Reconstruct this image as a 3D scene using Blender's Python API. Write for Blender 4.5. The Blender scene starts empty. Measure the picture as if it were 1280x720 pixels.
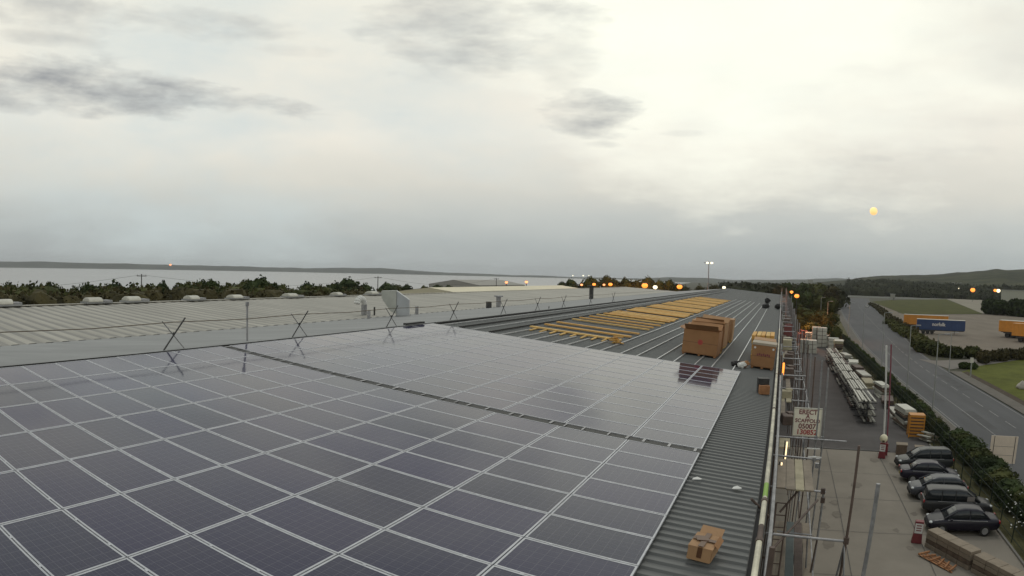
import bpy, bmesh, math, random
import numpy as np
from mathutils import Vector, Matrix, noise as mnoise
random.seed(7); rng = np.random.default_rng(7)
rad = math.radians
sc = bpy.context.scene
COL = sc.collection

# ------------------------------------------------------------------ camera (wide action-camera lens, real lens polynomial)
CR = Vector((0.9134733, 0.4062015, 0.0238113)); CU = Vector((-0.0302234, 0.0093768, 0.9994992)); CF = Vector((-0.4057748, 0.9137354, -0.0208422))
CC = Vector((1.5631, -13.9327, 3.802))
LP = (0.04489399545, -8.778303241e-05, -5.85230757e-08, 8.128603379e-08)
cam = bpy.data.cameras.new('camera'); camo = bpy.data.objects.new('camera', cam); COL.objects.link(camo)
cam.type = 'PANO'; cam.sensor_width = 36; cam.sensor_fit = 'HORIZONTAL'
try: cyc = cam.cycles; cyc.panorama_type = 'FISHEYE_LENS_POLYNOMIAL'
except Exception: cyc = cam; cam.panorama_type = 'FISHEYE_LENS_POLYNOMIAL'
cyc.fisheye_fov = math.pi
cyc.fisheye_polynomial_k0 = 0.0
cyc.fisheye_polynomial_k1, cyc.fisheye_polynomial_k2, cyc.fisheye_polynomial_k3, cyc.fisheye_polynomial_k4 = [-k for k in LP]
M = Matrix((CR, CU, -CF)).transposed().to_4x4(); M.translation = CC
camo.matrix_world = M; cam.clip_start = 0.05; cam.clip_end = 30000
sc.camera = camo

def ray(px, py):
    dx = (px-640)*36/1280; dy = -(py-360)*36/1280; r = math.hypot(dx, dy)+1e-9
    th = sum(k*r**(i+1) for i, k in enumerate(LP))
    return (CF*math.cos(th)+(CR*dx/r+CU*dy/r)*math.sin(th)).normalized()
def onz(px, py, z):
    d = ray(px, py); return CC+d*((z-CC.z)/d.z)
def ony(px, py, y):
    d = ray(px, py); return CC+d*((y-CC.y)/d.y)
def onx(px, py, x):
    d = ray(px, py); return CC+d*((x-CC.x)/d.x)
def atd(px, py, dist):
    d = ray(px, py); return CC+d*(dist/math.hypot(d.x, d.y))

# ------------------------------------------------------------------ world: overcast dusk sky
w = bpy.data.worlds.new('World'); sc.world = w; w.use_nodes = True
nt = w.node_tree; nt.nodes.clear(); N = nt.nodes.new; L = nt.links.new
def mth(op, a, b=None, c=None, clamp=False):
    n = N('ShaderNodeMath'); n.operation = op; n.use_clamp = clamp
    for i, v in enumerate((a, b, c)):
        if v is None: continue
        if isinstance(v, (int, float)): n.inputs[i].default_value = v
        else: L(v, n.inputs[i])
    return n.outputs[0]
tc = N('ShaderNodeTexCoord'); sep = N('ShaderNodeSeparateXYZ'); L(tc.outputs['Generated'], sep.inputs[0])
X, Y, Z = sep.outputs
el = mth('MULTIPLY', mth('ARCSINE', Z), 180/math.pi)
az = mth('MULTIPLY', mth('ARCTAN2', X, Y), 180/math.pi)
def tex(scale, sx, sz, det=5, rough=.55, seed=0):
    mp = N('ShaderNodeMapping'); mp.inputs['Scale'].default_value = (sx, sx, sz); mp.inputs['Location'].default_value = (seed, seed*.7, seed*.3)
    L(tc.outputs['Generated'], mp.inputs[0]); n = N('ShaderNodeTexNoise'); n.inputs['Scale'].default_value = scale
    n.inputs['Detail'].default_value = det; n.inputs['Roughness'].default_value = rough; L(mp.outputs[0], n.inputs['Vector']); return n.outputs['Fac']
n1 = tex(3.0, 1, 3.2, 6, .6, 1.3); n2 = tex(9, 1, 3.5, 5, .6, 5.1); n3 = tex(1.3, 1, 3.5, 4, .5, 9.4)
ramp = N('ShaderNodeValToRGB'); rr = ramp.color_ramp
elw = mth('ADD', el, mth('MULTIPLY', mth('SUBTRACT', n1, .5), 5.0))
L(mth('DIVIDE', elw, 60, clamp=True), ramp.inputs[0])
stops = [(0.0, (.375, .40, .405)), (.04, (.43, .465, .46)), (.085, (.55, .57, .54)), (.13, (.70, .685, .61)), (.20, (.88, .845, .74)), (.5, (.86, .86, .76)), (.75, (.50, .53, .53)), (1, (.42, .45, .46))]
while len(rr.elements) < len(stops): rr.elements.new(.5)
for e, (p, c) in zip(rr.elements, stops): e.position = p; e.color = (*c, 1)
# bright part of the cloud cover (where the sun stands behind it)
g = mth('SUBTRACT', 1.0, mth('SQRT', mth('ADD', mth('POWER', mth('DIVIDE', mth('SUBTRACT', az, -3.0), 27), 2), mth('POWER', mth('DIVIDE', mth('SUBTRACT', el, 24), 17), 2))))
g = mth('ADD', g, mth('MULTIPLY', mth('SUBTRACT', n1, .5), 1.3))
g = mth('SMOOTHSTEP', 0, 1, g) if False else mth('MULTIPLY', mth('MAXIMUM', mth('MINIMUM', mth('ADD', g, .1), .6), 0), 1.6)
mix = N('ShaderNodeMix'); mix.data_type = 'RGBA'; L(g, mix.inputs[0]); L(ramp.outputs[0], mix.inputs[6]); mix.inputs[7].default_value = (1.06, 1.06, .92, 1)
cur = mix.outputs[2]
# darker behind the camera
back = N('ShaderNodeMapRange'); L(Y, back.inputs[0]); back.inputs[1].default_value = -.9; back.inputs[2].default_value = .3; back.inputs[3].default_value = .9; back.inputs[4].default_value = 1
# dark cloud bodies: px, py, half width, half height (pixels of the photo -> angles), strength
def azel(px, py):
    d = ray(px, py); return math.degrees(math.atan2(d.x, d.y)), math.degrees(math.asin(d.z))
blobs = [(110, 106, 220, 36, 1), (330, 130, 130, 16, .8), (20, 118, 140, 28, .9), (260, 30, 130, 24, .5), (90, 12, 180, 26, .6), (370, 62, 60, 10, .35),
         (600, 30, 150, 75, .62), (690, 70, 60, 50, .35), (735, 142, 66, 32, .8), (560, 90, 60, 20, .2), (1230, 155, 90, 14, .22), (1180, 190, 80, 12, .22), (848, 166, 30, 6, .35), (750, 181, 26, 5, .4), (1090, 198, 34, 7, .3), (60, 48, 70, 12, .4), (1260, 60, 60, 60, .12)]
dark = None
for i, (px, py, hw, hh, s) in enumerate(blobs):
    a0, e0 = azel(px, py); a1, _ = azel(min(px+hw*.5, 1279), py); _, e1 = azel(px, max(py-hh*.5, 0)); 
    ra = max(abs(a1-a0)*2, .5) if px+hw*.5 < 1279 else hw/14
    re = max(abs(e1-e0)*2, .3) if py-hh*.5 > 0 else hh/14
    q = mth('ADD', mth('POWER', mth('DIVIDE', mth('SUBTRACT', az, a0), ra), 2), mth('POWER', mth('DIVIDE', mth('SUBTRACT', el, e0), re), 2))
    v = mth('SUBTRACT', 1.0, q)
    v = mth('ADD', v, mth('MULTIPLY', mth('SUBTRACT', mth('ADD', mth('MULTIPLY', n1, .4), mth('MULTIPLY', n2, .6)), .5), 6.5))
    v = mth('MULTIPLY', mth('MULTIPLY', v, .6, clamp=True), s)
    dark = v if dark is None else mth('MAXIMUM', dark, v)
wisp = mth('MULTIPLY', mth('SUBTRACT', n3, .56, clamp=True), 1.0)
dark = mth('MAXIMUM', dark, mth('MULTIPLY', wisp, .28))
blue = N('ShaderNodeMix'); blue.data_type = 'RGBA'
bf = mth('MULTIPLY', mth('SUBTRACT', tex(2.2, 1, 2.6, 6, .6, 21.7), .44, clamp=True), 3.2, clamp=True)
bfm = N('ShaderNodeMapRange'); L(az, bfm.inputs[0]); bfm.inputs[1].default_value = -10; bfm.inputs[2].default_value = -35; bfm.inputs[3].default_value = .25; bfm.inputs[4].default_value = .8
L(mth('MULTIPLY', bf, bfm.outputs[0]), blue.inputs[0]); L(cur, blue.inputs[6]); blue.inputs[7].default_value = (.62, .70, .70, 1); cur = blue.outputs[2]
mix2 = N('ShaderNodeMix'); mix2.data_type = 'RGBA'; L(dark, mix2.inputs[0]); L(cur, mix2.inputs[6]); mix2.inputs[7].default_value = (.345, .355, .36, 1)
sky = N('ShaderNodeTexSky'); sky.sky_type = 'NISHITA'; sky.sun_disc = False; sky.sun_elevation = rad(58); sky.sun_rotation = rad(-3)
bgs = N('ShaderNodeBackground'); L(sky.outputs[0], bgs.inputs[0]); bgs.inputs[1].default_value = 0.003
bgc = N('ShaderNodeBackground'); L(mix2.outputs[2], bgc.inputs[0]); L(back.outputs[0], bgc.inputs[1])
add = N('ShaderNodeAddShader'); L(bgs.outputs[0], add.inputs[0]); L(bgc.outputs[0], add.inputs[1])
wo = N('ShaderNodeOutputWorld'); L(add.outputs[0], wo.inputs[0])

sun = bpy.data.lights.new('sun', 'SUN'); sun.energy = 0.5; sun.angle = rad(12); sun.color = (1, .95, .85)
suno = bpy.data.objects.new('sun', sun); COL.objects.link(suno)
sd = Vector((math.sin(rad(-3))*math.cos(rad(58)), math.cos(rad(-3))*math.cos(rad(58)), math.sin(rad(58))))
suno.rotation_euler = sd.to_track_quat('Z', 'Y').to_euler()
sc.view_settings.view_transform = 'Standard'; sc.view_settings.look = 'None'; sc.view_settings.exposure = 0; sc.view_settings.gamma = 1
sc.view_settings.use_curve_mapping = False
sc.render.engine = 'CYCLES'; sc.cycles.max_bounces = 5; sc.cycles.use_denoising = True
sc.cycles.volume_bounces = 0; sc.cycles.sample_clamp_indirect = 4

# ------------------------------------------------------------------ materials
MATS = {}
def mat(name, col, rough=.7, metal=0, spec=.5, var=0, vs=3, bump=0, bs=20, emis=None, estr=0, coat=0, col2=None, vs_xyz=(1, 1, 1), rvar=0):
    if name in MATS: return MATS[name]
    m = bpy.data.materials.new(name); m.use_nodes = True; t = m.node_tree; b = t.nodes['Principled BSDF']
    b.inputs['Base Color'].default_value = (*col, 1); b.inputs['Roughness'].default_value = rough; b.inputs['Metallic'].default_value = metal
    b.inputs['Specular IOR Level'].default_value = spec; b.inputs['Coat Weight'].default_value = coat
    geo = t.nodes.new('ShaderNodeNewGeometry')
    if var or col2 or rvar:
        mp = t.nodes.new('ShaderNodeMapping'); mp.inputs['Scale'].default_value = vs_xyz; t.links.new(geo.outputs['Position'], mp.inputs[0])
        n = t.nodes.new('ShaderNodeTexNoise'); n.inputs['Scale'].default_value = vs; n.inputs['Detail'].default_value = 6; n.inputs['Roughness'].default_value = .65
        t.links.new(mp.outputs[0], n.inputs['Vector'])
        r = t.nodes.new('ShaderNodeValToRGB'); c2 = col2 or tuple(min(1, c*(1+var)) for c in col)
        r.color_ramp.elements[0].position = .32; r.color_ramp.elements[1].position = .68
        r.color_ramp.elements[0].color = (*(tuple(c*(1-var) for c in col)), 1); r.color_ramp.elements[1].color = (*c2, 1)
        oi = t.nodes.new('ShaderNodeObjectInfo'); a = t.nodes.new('ShaderNodeMath'); a.operation = 'MULTIPLY_ADD'
        t.links.new(oi.outputs['Random'], a.inputs[0]); a.inputs[1].default_value = .16; 
        s_ = t.nodes.new('ShaderNodeMath'); s_.operation = 'SUBTRACT'; t.links.new(n.outputs['Fac'], s_.inputs[0]); s_.inputs[1].default_value = .08
        t.links.new(s_.outputs[0], a.inputs[2]); t.links.new(a.outputs[0], r.inputs[0]); t.links.new(r.outputs[0], b.inputs['Base Color'])
        if rvar:
            mr = t.nodes.new('ShaderNodeMapRange'); t.links.new(n.outputs['Fac'], mr.inputs[0]); mr.inputs[3].default_value = rough-rvar; mr.inputs[4].default_value = rough+rvar
            t.links.new(mr.outputs[0], b.inputs['Roughness'])
    if bump:
        n = t.nodes.new('ShaderNodeTexNoise'); n.inputs['Scale'].default_value = bs; n.inputs['Detail'].default_value = 4
        t.links.new(geo.outputs['Position'], n.inputs['Vector']); bp = t.nodes.new('ShaderNodeBump'); bp.inputs['Strength'].default_value = bump; bp.inputs['Distance'].default_value = .03
        t.links.new(n.outputs['Fac'], bp.inputs['Height']); t.links.new(bp.outputs[0], b.inputs['Normal'])
    if emis: b.inputs['Emission Color'].default_value = (*emis, 1); b.inputs['Emission Strength'].default_value = estr
    MATS[name] = m; return m

alu = mat('aluminium', (.56, .57, .58), .42, .6, var=.15, vs=6)
galv = mat('galvanised_tube', (.30, .30, .31), .5, .55, var=.3, vs=5)
roofgrey = mat('grey_roof_sheet', (.130, .134, .134), .55, .0, spec=.35, var=.13, vs=.5, col2=(.125, .13, .128), rvar=.08)
roofplain = mat('weathered_roof_sheet', (.27, .275, .275), .75, 0, spec=.2, var=.16, vs=.5, vs_xyz=(.15, 1, 1))
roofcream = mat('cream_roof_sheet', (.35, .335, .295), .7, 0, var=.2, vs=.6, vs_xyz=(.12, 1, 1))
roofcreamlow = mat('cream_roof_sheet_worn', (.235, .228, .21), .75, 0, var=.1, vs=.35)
cable = mat('black_cable_and_shade', (.012, .012, .012), .6)
darkgut = mat('gutter_lining', (.03, .03, .032), .8)
conc = mat('concrete_yard', (.24, .215, .181), .9, spec=.12, var=.13, vs=.22, bump=.15, bs=8)
tarm = mat('yard_tarmac', (.112, .104, .101), .9, spec=.12, var=.18, vs=.25, bump=.2, bs=15)
road = mat('road_asphalt', (.105, .106, .110), .85, spec=.12, var=.14, vs=.3, vs_xyz=(1, .12, 1), bump=.2, bs=15)
pave = mat('pavement', (.13, .12, .105), .9, spec=.12, var=.15, vs=.5)
verge = mat('verge_grass', (.12, .112, .055), .95, spec=.12, var=.3, vs=.6, bump=.4, bs=6)
fieldg = mat('field_grass', (.058, .060, .014), .95, spec=.12, var=.3, vs=.12, bump=.4, bs=3)
fieldb = mat('bright_grass', (.085, .095, .018), .95, spec=.12, var=.3, vs=.25, bump=.4, bs=3)
gravel = mat('lorry_park_gravel', (.175, .15, .122), .95, spec=.12, var=.16, vs=.12, vs_xyz=(1, .4, 1))
soil = mat('soil', (.07, .055, .042), .95, spec=.12, var=.3, vs=1.2, bump=.5, bs=9)
paint = mat('road_paint', (.17, .17, .165), .8, var=.4, vs=2)
pine = mat('pine_board', (.60, .335, .085), .75, var=.2, vs=2.5)
pine2 = mat('pale_pine', (.62, .40, .13), .75, var=.2, vs=3)
card = mat('cardboard', (.31, .16, .072), .85, var=.12, vs=1.5)
card2 = mat('light_cardboard', (.37, .22, .115), .85, var=.12, vs=2)
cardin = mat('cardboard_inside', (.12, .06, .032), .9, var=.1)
tape = mat('brown_tape', (.10, .045, .02), .4)
white = mat('white_paint', (.62, .62, .60), .6, var=.08, vs=2)
red = mat('red_paint', (.17, .022, .028), .5, var=.1)
redprint = mat('red_print', (.42, .05, .05), .7)
mauve = mat('maroon_print', (.20, .05, .06), .7)
creamtube = mat('cream_tube', (.50, .47, .37), .5, .1, var=.35, vs=2.2)
greentape = mat('green_tape', (.20, .36, .03), .5)
board = mat('scaffold_board', (.24, .20, .155), .85, var=.25, vs=1.5)
boardy = mat('pale_scaffold_board', (.36, .32, .22), .85, var=.2, vs=2)
boardb = mat('teal_scaffold_board', (.09, .11, .11), .85, var=.2, vs=2)
rust = mat('rusty_steel', (.105, .075, .063), .7, .2, var=.3, vs=4)
brick = mat('wall_cladding', (.17, .16, .15), .6, var=.08)
steelp = mat('steel_profile', (.42, .41, .36), .6, .2, var=.25, vs=2)
darkst = mat('dark_steel', (.05, .05, .05), .6, .3, var=.3)
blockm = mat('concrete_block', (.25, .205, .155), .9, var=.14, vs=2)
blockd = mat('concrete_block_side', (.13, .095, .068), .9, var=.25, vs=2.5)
orange = mat('orange_paint', (.50, .21, .025), .5, var=.12, vs=1)
orangew = mat('orange_wood', (.34, .16, .07), .8, var=.25, vs=3)
bluep = mat('blue_curtain', (.018, .045, .13), .5, var=.15, vs=.7)
whitewrap = mat('white_wrap', (.50, .49, .43), .6, var=.12, vs=2)
rubber = mat('rubber', (.015, .015, .015), .8)
glassd = mat('car_glass', (.02, .024, .028), .08, spec=.5)
bark = mat('bark', (.05, .04, .03), .9, var=.3, vs=5)
polem = mat('lamp_post_paint', (.30, .31, .30), .5, .3, var=.1)
wood_pole = mat('wooden_pole', (.045, .038, .032), .9)
mesh_g = mat('dark_green_fence', (.012, .022, .014), .7)
sod = mat('sodium_lamp', (1, .5, .1), .5, emis=(1, .26, .035), estr=1.75)
sodlow = mat('soft_sodium_lamp', (1, .5, .2), .5, emis=(1, .34, .14), estr=1.8)
whl = mat('white_lamp', (1, .9, .7), .5, emis=(1, .90, .62), estr=1.7)
def leafmat(name, c, c2, vs=.8):
    m = mat(name, c, .9, spec=.2, col2=c2, var=.25, vs=vs); return m
leaf_d = leafmat('dark_leaves', (.020, .032, .011), (.052, .072, .022), .35)
leaf_o = leafmat('olive_leaves', (.036, .046, .014), (.085, .090, .028), .35)
leaf_b = leafmat('brown_leaves', (.034, .032, .015), (.080, .068, .028), .35)

# solar cell material: 6 x 10 cells with fine lines, object coordinates
def cellmat():
    m = bpy.data.materials.new('solar_cells'); m.use_nodes = True; t = m.node_tree; b = t.nodes['Principled BSDF']
    n = t.nodes.new; l = t.links.new
    tcn = n('ShaderNodeTexCoord'); s = n('ShaderNodeSeparateXYZ'); l(tcn.outputs['Object'], s.inputs[0])
    def mm(op, a, bb=None, cl=False):
        q = n('ShaderNodeMath'); q.operation = op; q.use_clamp = cl
        for i, v in enumerate((a, bb)):
            if v is None: continue
            if isinstance(v, (int, float)): q.inputs[i].default_value = v
            else: l(v, q.inputs[i])
        return q.outputs[0]
    def line(o, off, pitch, wd):
        fr = mm('FRACT', mm('DIVIDE', mm('ADD', o, off), pitch)); d = mm('ABSOLUTE', mm('SUBTRACT', fr, .5)); return mm('GREATER_THAN', d, .5-wd/pitch/2)
    lx = line(s.outputs[0], 10+.04, .158, .005); ly = line(s.outputs[1], -.022, .158, .005)
    bb = line(s.outputs[1], -.022+.079+.026, .0527, .0022)
    grid = mm('MAXIMUM', lx, ly)
    geo = n('ShaderNodeNewGeometry'); no = n('ShaderNodeTexNoise'); no.inputs['Scale'].default_value = 1.1; no.inputs['Detail'].default_value = 7; l(geo.outputs['Position'], no.inputs['Vector'])
    vo = n('ShaderNodeTexVoronoi'); vo.inputs['Scale'].default_value = 55; l(tcn.outputs['Object'], vo.inputs['Vector'])
    oi = n('ShaderNodeObjectInfo')
    base = n('ShaderNodeMix'); base.data_type = 'RGBA'; l(oi.outputs['Random'], base.inputs[0]); base.inputs[6].default_value = (.014, .018, .042, 1); base.inputs[7].default_value = (.016, .014, .062, 1)
    v2 = n('ShaderNodeMix'); v2.data_type = 'RGBA'; l(mm('MULTIPLY', vo.outputs['Color'], .35), v2.inputs[0]); l(base.outputs[2], v2.inputs[6]); v2.inputs[7].default_value = (.045, .045, .095, 1)
    m1 = n('ShaderNodeMix'); m1.data_type = 'RGBA'; l(mm('MULTIPLY', bb, .5), m1.inputs[0]); l(v2.outputs[2], m1.inputs[6]); m1.inputs[7].default_value = (.16, .16, .18, 1)
    m2 = n('ShaderNodeMix'); m2.data_type = 'RGBA'; l(mm('MULTIPLY', grid, .6), m2.inputs[0]); l(m1.outputs[2], m2.inputs[6]); m2.inputs[7].default_value = (.15, .15, .18, 1)
    dust = n('ShaderNodeMix'); dust.data_type = 'RGBA'; mr = n('ShaderNodeMapRange'); l(no.outputs['Fac'], mr.inputs[0]); mr.inputs[1].default_value = .35; mr.inputs[2].default_value = .75; mr.inputs[3].default_value = .0; mr.inputs[4].default_value = .10
    l(mr.outputs[0], dust.inputs[0]); l(m2.outputs[2], dust.inputs[6]); dust.inputs[7].default_value = (.13, .13, .125, 1)
    l(dust.outputs[2], b.inputs['Base Color'])
    r2 = n('ShaderNodeMapRange'); l(no.outputs['Fac'], r2.inputs[0]); r2.inputs[3].default_value = .05; r2.inputs[4].default_value = .12; l(r2.outputs[0], b.inputs['Roughness'])
    b.inputs['IOR'].default_value = 1.42; b.inputs['Specular IOR Level'].default_value = .36
    wv = n('ShaderNodeTexNoise'); wv.inputs['Scale'].default_value = .9; l(geo.outputs['Position'], wv.inputs['Vector']); bp = n('ShaderNodeBump'); bp.inputs['Strength'].default_value = .05; bp.inputs['Distance'].default_value = .02
    l(wv.outputs['Fac'], bp.inputs['Height']); l(bp.outputs[0], b.inputs['Normal'])
    return m
cells = cellmat()

# ------------------------------------------------------------------ mesh helpers
class MB:
    def __init__(s): s.v = []; s.f = []
    def quad(s, *p):
        i = len(s.v); s.v += [tuple(q) for q in p]; s.f.append(tuple(range(i, i+len(p)))); return s
    def box(s, c, d, rz=0, ry=0, taper=1):
        i = len(s.v); cx, cy, cz = c; a, b, h = d[0]/2, d[1]/2, d[2]/2
        Rm = Matrix.Rotation(rz, 3, 'Z') @ Matrix.Rotation(ry, 3, 'Y')
        for z, k in ((-h, 1), (h, taper)):
            for x, y in ((-a, -b), (a, -b), (a, b), (-a, b)):
                p = Rm @ Vector((x*k, y*k, z)); s.v.append((p.x+cx, p.y+cy, p.z+cz))
        for q in ((0, 3, 2, 1), (4, 5, 6, 7), (0, 1, 5, 4), (1, 2, 6, 5), (2, 3, 7, 6), (3, 0, 4, 7)): s.f.append(tuple(i+k for k in q))
        return s
    def tube(s, p, q, r, n=8, r2=None):
        p, q = Vector(p), Vector(q); d = (q-p).normalized(); u = d.orthogonal().normalized(); v = d.cross(u); i = len(s.v); r2 = r if r2 is None else r2
        for c, rr_ in ((p, r), (q, r2)):
            for k in range(n):
                a = 2*math.pi*k/n; s.v.append(tuple(c+u*math.cos(a)*rr_+v*math.sin(a)*rr_))
        for k in range(n): s.f.append((i+k, i+(k+1) % n, i+n+(k+1) % n, i+n+k))
        s.f.append(tuple(i+k for k in range(n))[::-1]); s.f.append(tuple(i+n+k for k in range(n))); return s
    def path(s, pts, r, n=6):
        for a, b in zip(pts[:-1], pts[1:]): s.tube(a, b, r, n)
        return s
    def ball(s, c, r, seg=12, rings=8, sz=1, lump=0):
        i = len(s.v); c = Vector(c)
        for a in range(1, rings):
            for b in range(seg):
                th = math.pi*a/rings; ph = 2*math.pi*b/seg; d = Vector((math.sin(th)*math.cos(ph), math.sin(th)*math.sin(ph), math.cos(th)*sz))
                k = 1+lump*mnoise.noise(d*2.2+c*.37); s.v.append(tuple(c+d*r*k))
        s.v.append((c.x, c.y, c.z+r*sz)); s.v.append((c.x, c.y, c.z-r*sz)); T, B = len(s.v)-2, len(s.v)-1
        for a in range(rings-2):
            for b in range(seg): s.f.append((i+a*seg+b, i+(a+1)*seg+b, i+(a+1)*seg+(b+1) % seg, i+a*seg+(b+1) % seg))
        for b in range(seg):
            s.f.append((T, i+b, i+(b+1) % seg)); s.f.append((B, i+(rings-2)*seg+(b+1) % seg, i+(rings-2)*seg+b))
        return s
    def prism(s, pts, z0, z1):
        i = len(s.v); n = len(pts)
        s.v += [(x, y, z0) for x, y in pts]+[(x, y, z1) for x, y in pts]
        for k in range(n): s.f.append((i+k, i+(k+1) % n, i+n+(k+1) % n, i+n+k))
        s.f.append(tuple(i+k for k in range(n))[::-1]); s.f.append(tuple(i+n+k for k in range(n))); return s
    def mesh(s, name, m, smooth=False):
        me = bpy.data.meshes.new(name); me.from_pydata(s.v, [], s.f); me.update()
        me.materials.append(m)
        if smooth: me.polygons.foreach_set('use_smooth', [True]*len(me.polygons))
        return me
    def build(s, name, m, parent=None, smooth=False, bevel=0):
        o = bpy.data.objects.new(name, s.mesh(name, m, smooth)); COL.objects.link(o)
        if parent: o.parent = parent
        if bevel:
            b = o.modifiers.new('bevel', 'BEVEL'); b.width = bevel; b.segments = 2; b.limit_method = 'ANGLE'
        return o
def tag(o, label=None, cat=None, group=None, kind=None):
    if label: o['label'] = label
    if cat: o['category'] = cat
    if group: o['group'] = group
    if kind: o['kind'] = kind
    return o
def empty(name, loc, rz=0, label=None, cat=None, group=None, ry=0):
    o = bpy.data.objects.new(name, None); COL.objects.link(o); o.location = loc; o.rotation_euler = (0, ry, rz); o.empty_display_size = .2
    return tag(o, label, cat, group)
def children(o): return [c for c in o.children]
def copy_tree(o, loc=None, rz=None, label=None, parent=None, scale=None):
    c = o.copy(); COL.objects.link(c); c.parent = parent
    if loc is not None: c.location = loc
    if rz is not None: c.rotation_euler = (o.rotation_euler[0], o.rotation_euler[1], rz)
    if scale is not None: c.scale = scale
    if label: c['label'] = label
    for ch in children(o): copy_tree(ch, parent=c)
    return c
ORD = ['zeroth', 'first', 'second', 'third', 'fourth', 'fifth', 'sixth', 'seventh', 'eighth', 'ninth', 'tenth', 'eleventh', 'twelfth', 'thirteenth', 'fourteenth', 'fifteenth', 'sixteenth', 'seventeenth', 'eighteenth', 'nineteenth', 'twentieth']
TENS = {2: 'twenty', 3: 'thirty', 4: 'forty', 5: 'fifty', 6: 'sixty', 7: 'seventy'}
def ordn(n):
    if n <= 20: return ORD[n]
    t, u = divmod(n, 10); return TENS[t]+('-'+ORD[u] if u else 'th') if u else TENS[t][:-1]+'ieth'
def struct(o): o['kind'] = 'structure'; return o
def poly(name, pts, z, m):
    mb = MB(); mb.quad(*[(x, y, z) for x, y in pts]); return struct(mb.build(name, m))
G = -10.0
HAZE = 7e-5
def pxpoly(pts, z=G): return [tuple(onz(x, y, z))[:2] for x, y in pts]

# ------------------------------------------------------------------ ground, water, hills
poly('ground', [(-9500, -3000), (7500, -3000), (7500, 9600), (-9500, 9600)], -14.5, mat('far_land', (.05, .052, .035), .95, var=.3, vs=.01))
land = [(-112, -400), (500, -400), (6000, 6000), (2000, 9000), (-700, 9000), (-560, 4200), (-330, 2300), (-260, 1500), (-175, 1150), (-150, 900), (-190, 600), (-150, 330), (-112, 180)]
poly('land', land, G-.02, mat('scrub_land', (.045, .045, .024), .95, var=.35, vs=.05, bump=.5, bs=1))
wm = mat('sea_water', (.20, .20, .21), .28, spec=.5, var=.08, vs=.004, vs_xyz=(1, 1, 1))
poly('sea', [(-9400, -2900), (-90, -2900), (-90, 100), (-120, 1500), (-250, 4500), (-500, 9500), (-9400, 9500)], -12.0, wm)

def ridge(name, prof, dist, depth, zb, m, amp, nseg=220, label=None, rough=1.0):
    # hill ridge standing at real distance; prof = list of (px, py of the skyline)
    xs = [p[0] for p in prof]; ys = [p[1] for p in prof]
    nr = 6; V = []; F = []
    for i in range(nseg+1):
        px = xs[0]+(xs[-1]-xs[0])*i/nseg; py = float(np.interp(px, xs, ys))
        d = dist(px) if callable(dist) else dist
        dr = ray(max(min(px, 1500), -300), py); h = Vector((dr.x, dr.y, 0)).normalized(); top = CC.z+dr.z/math.hypot(dr.x, dr.y)*d
        for j in range(nr+1):
            u = j/nr; dd = d-depth*(1-u)
            zz = zb+(top-zb)*(math.sin(u*math.pi/2)**1.2)*(dd/d if j < nr else 1)
            p = Vector((CC.x, CC.y, 0))+h*dd
            if j: zz += amp*(mnoise.fractal(Vector((p.x, p.y, 0))*rough*.004, 1, 2, 5))*u
            V.append((p.x, p.y, zz))
        p = Vector((CC.x, CC.y, 0))+h*(d+depth*.8); V.append((p.x, p.y, zb-3))
    k = nr+2
    for i in range(nseg):
        for j in range(k-1): F.append((i*k+j, (i+1)*k+j, (i+1)*k+j+1, i*k+j+1))
    mb = MB(); mb.v = V; mb.f = F
    return struct(mb.build(name, m, smooth=True))
shore = mat('far_shore_land', (.055, .06, .052), .95, var=.3, vs=.004)
ridge('far_shore', [(-60, 326), (0, 326.5), (60, 327.5), (130, 329), (200, 330.5), (260, 332), (320, 333.5), (380, 335.5), (430, 334.5), (480, 335), (510, 337.5), (560, 340.5), (620, 343), (700, 345.5), (800, 348.5), (860, 350)], 5200, 500, -12.5, shore, 5)
ridge('distant_hills', [(800, 348.5), (840, 347), (880, 348), (920, 350), (960, 349.5), (1000, 349.5), (1050, 348.5), (1100, 350), (1300, 356)], 4200, 1200, -11, mat('distant_hill_land', (.05, .057, .045), .95, var=.25, vs=.004), 6)
hillm = mat('wooded_hill', (.016, .021, .010), .95, spec=.1, col2=(.075, .078, .036), var=.3, vs=.012, bump=.6, bs=.2)
ridge('wooded_hill', [(1010, 354), (1040, 351), (1065, 348.5), (1090, 347), (1110, 345.5), (1140, 344), (1170, 343), (1200, 341), (1230, 338.5), (1248, 336.5), (1265, 337.5), (1300, 336), (1400, 332)], 1900, 1000, -10.5, hillm, 4, 260, rough=3)

# ------------------------------------------------------------------ yard, road, fields (each sheet a little above the one below)
poly('concrete_yard', [(1.5, -30), (15.9, -30), (15.9, 40.6), (1.5, 41.4)], G, conc)
poly('tarmac_yard', [(1.5, 41.4), (15.9, 40.6), (16.1, 70), (15.9, 100), (14.5, 150), (12, 175), (1.5, 175)], G+.004, tarm)
poly('soil_strip', [(15.9, -30), (17.4, -30), (17.6, 44), (16.0, 44)], G+.004, soil)
yl = MB()
yl.box((6.7, 41.05, G+.03), (10.2, .22, .05)); yl.build('drain_channel', darkst); tag(bpy.data.objects['drain_channel'], 'dark drain channel between the concrete yard and the tarmac', 'drain')
RL = [(20.6, -60), (20.6, 50), (19.9, 88), (21.2, 141), (27.0, 240), (33, 330), (50, 546), (58, 640)]
RR = [(31, -60), (31, 100), (32.3, 125), (37, 171), (45, 252), (58, 380), (82, 583), (92, 650)]
def interp(P, y): return float(np.interp(y, [p[1] for p in P], [p[0] for p in P]))
def ribbon(name, fa, fb, y0, y1, z, m, n=60):
    mb = MB(); ys = np.linspace(y0, y1, n)
    for a, b in zip(ys[:-1], ys[1:]): mb.quad((fa(a), a, z), (fb(a), a, z), (fb(b), b, z), (fa(b), b, z))
    return mb
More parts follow.
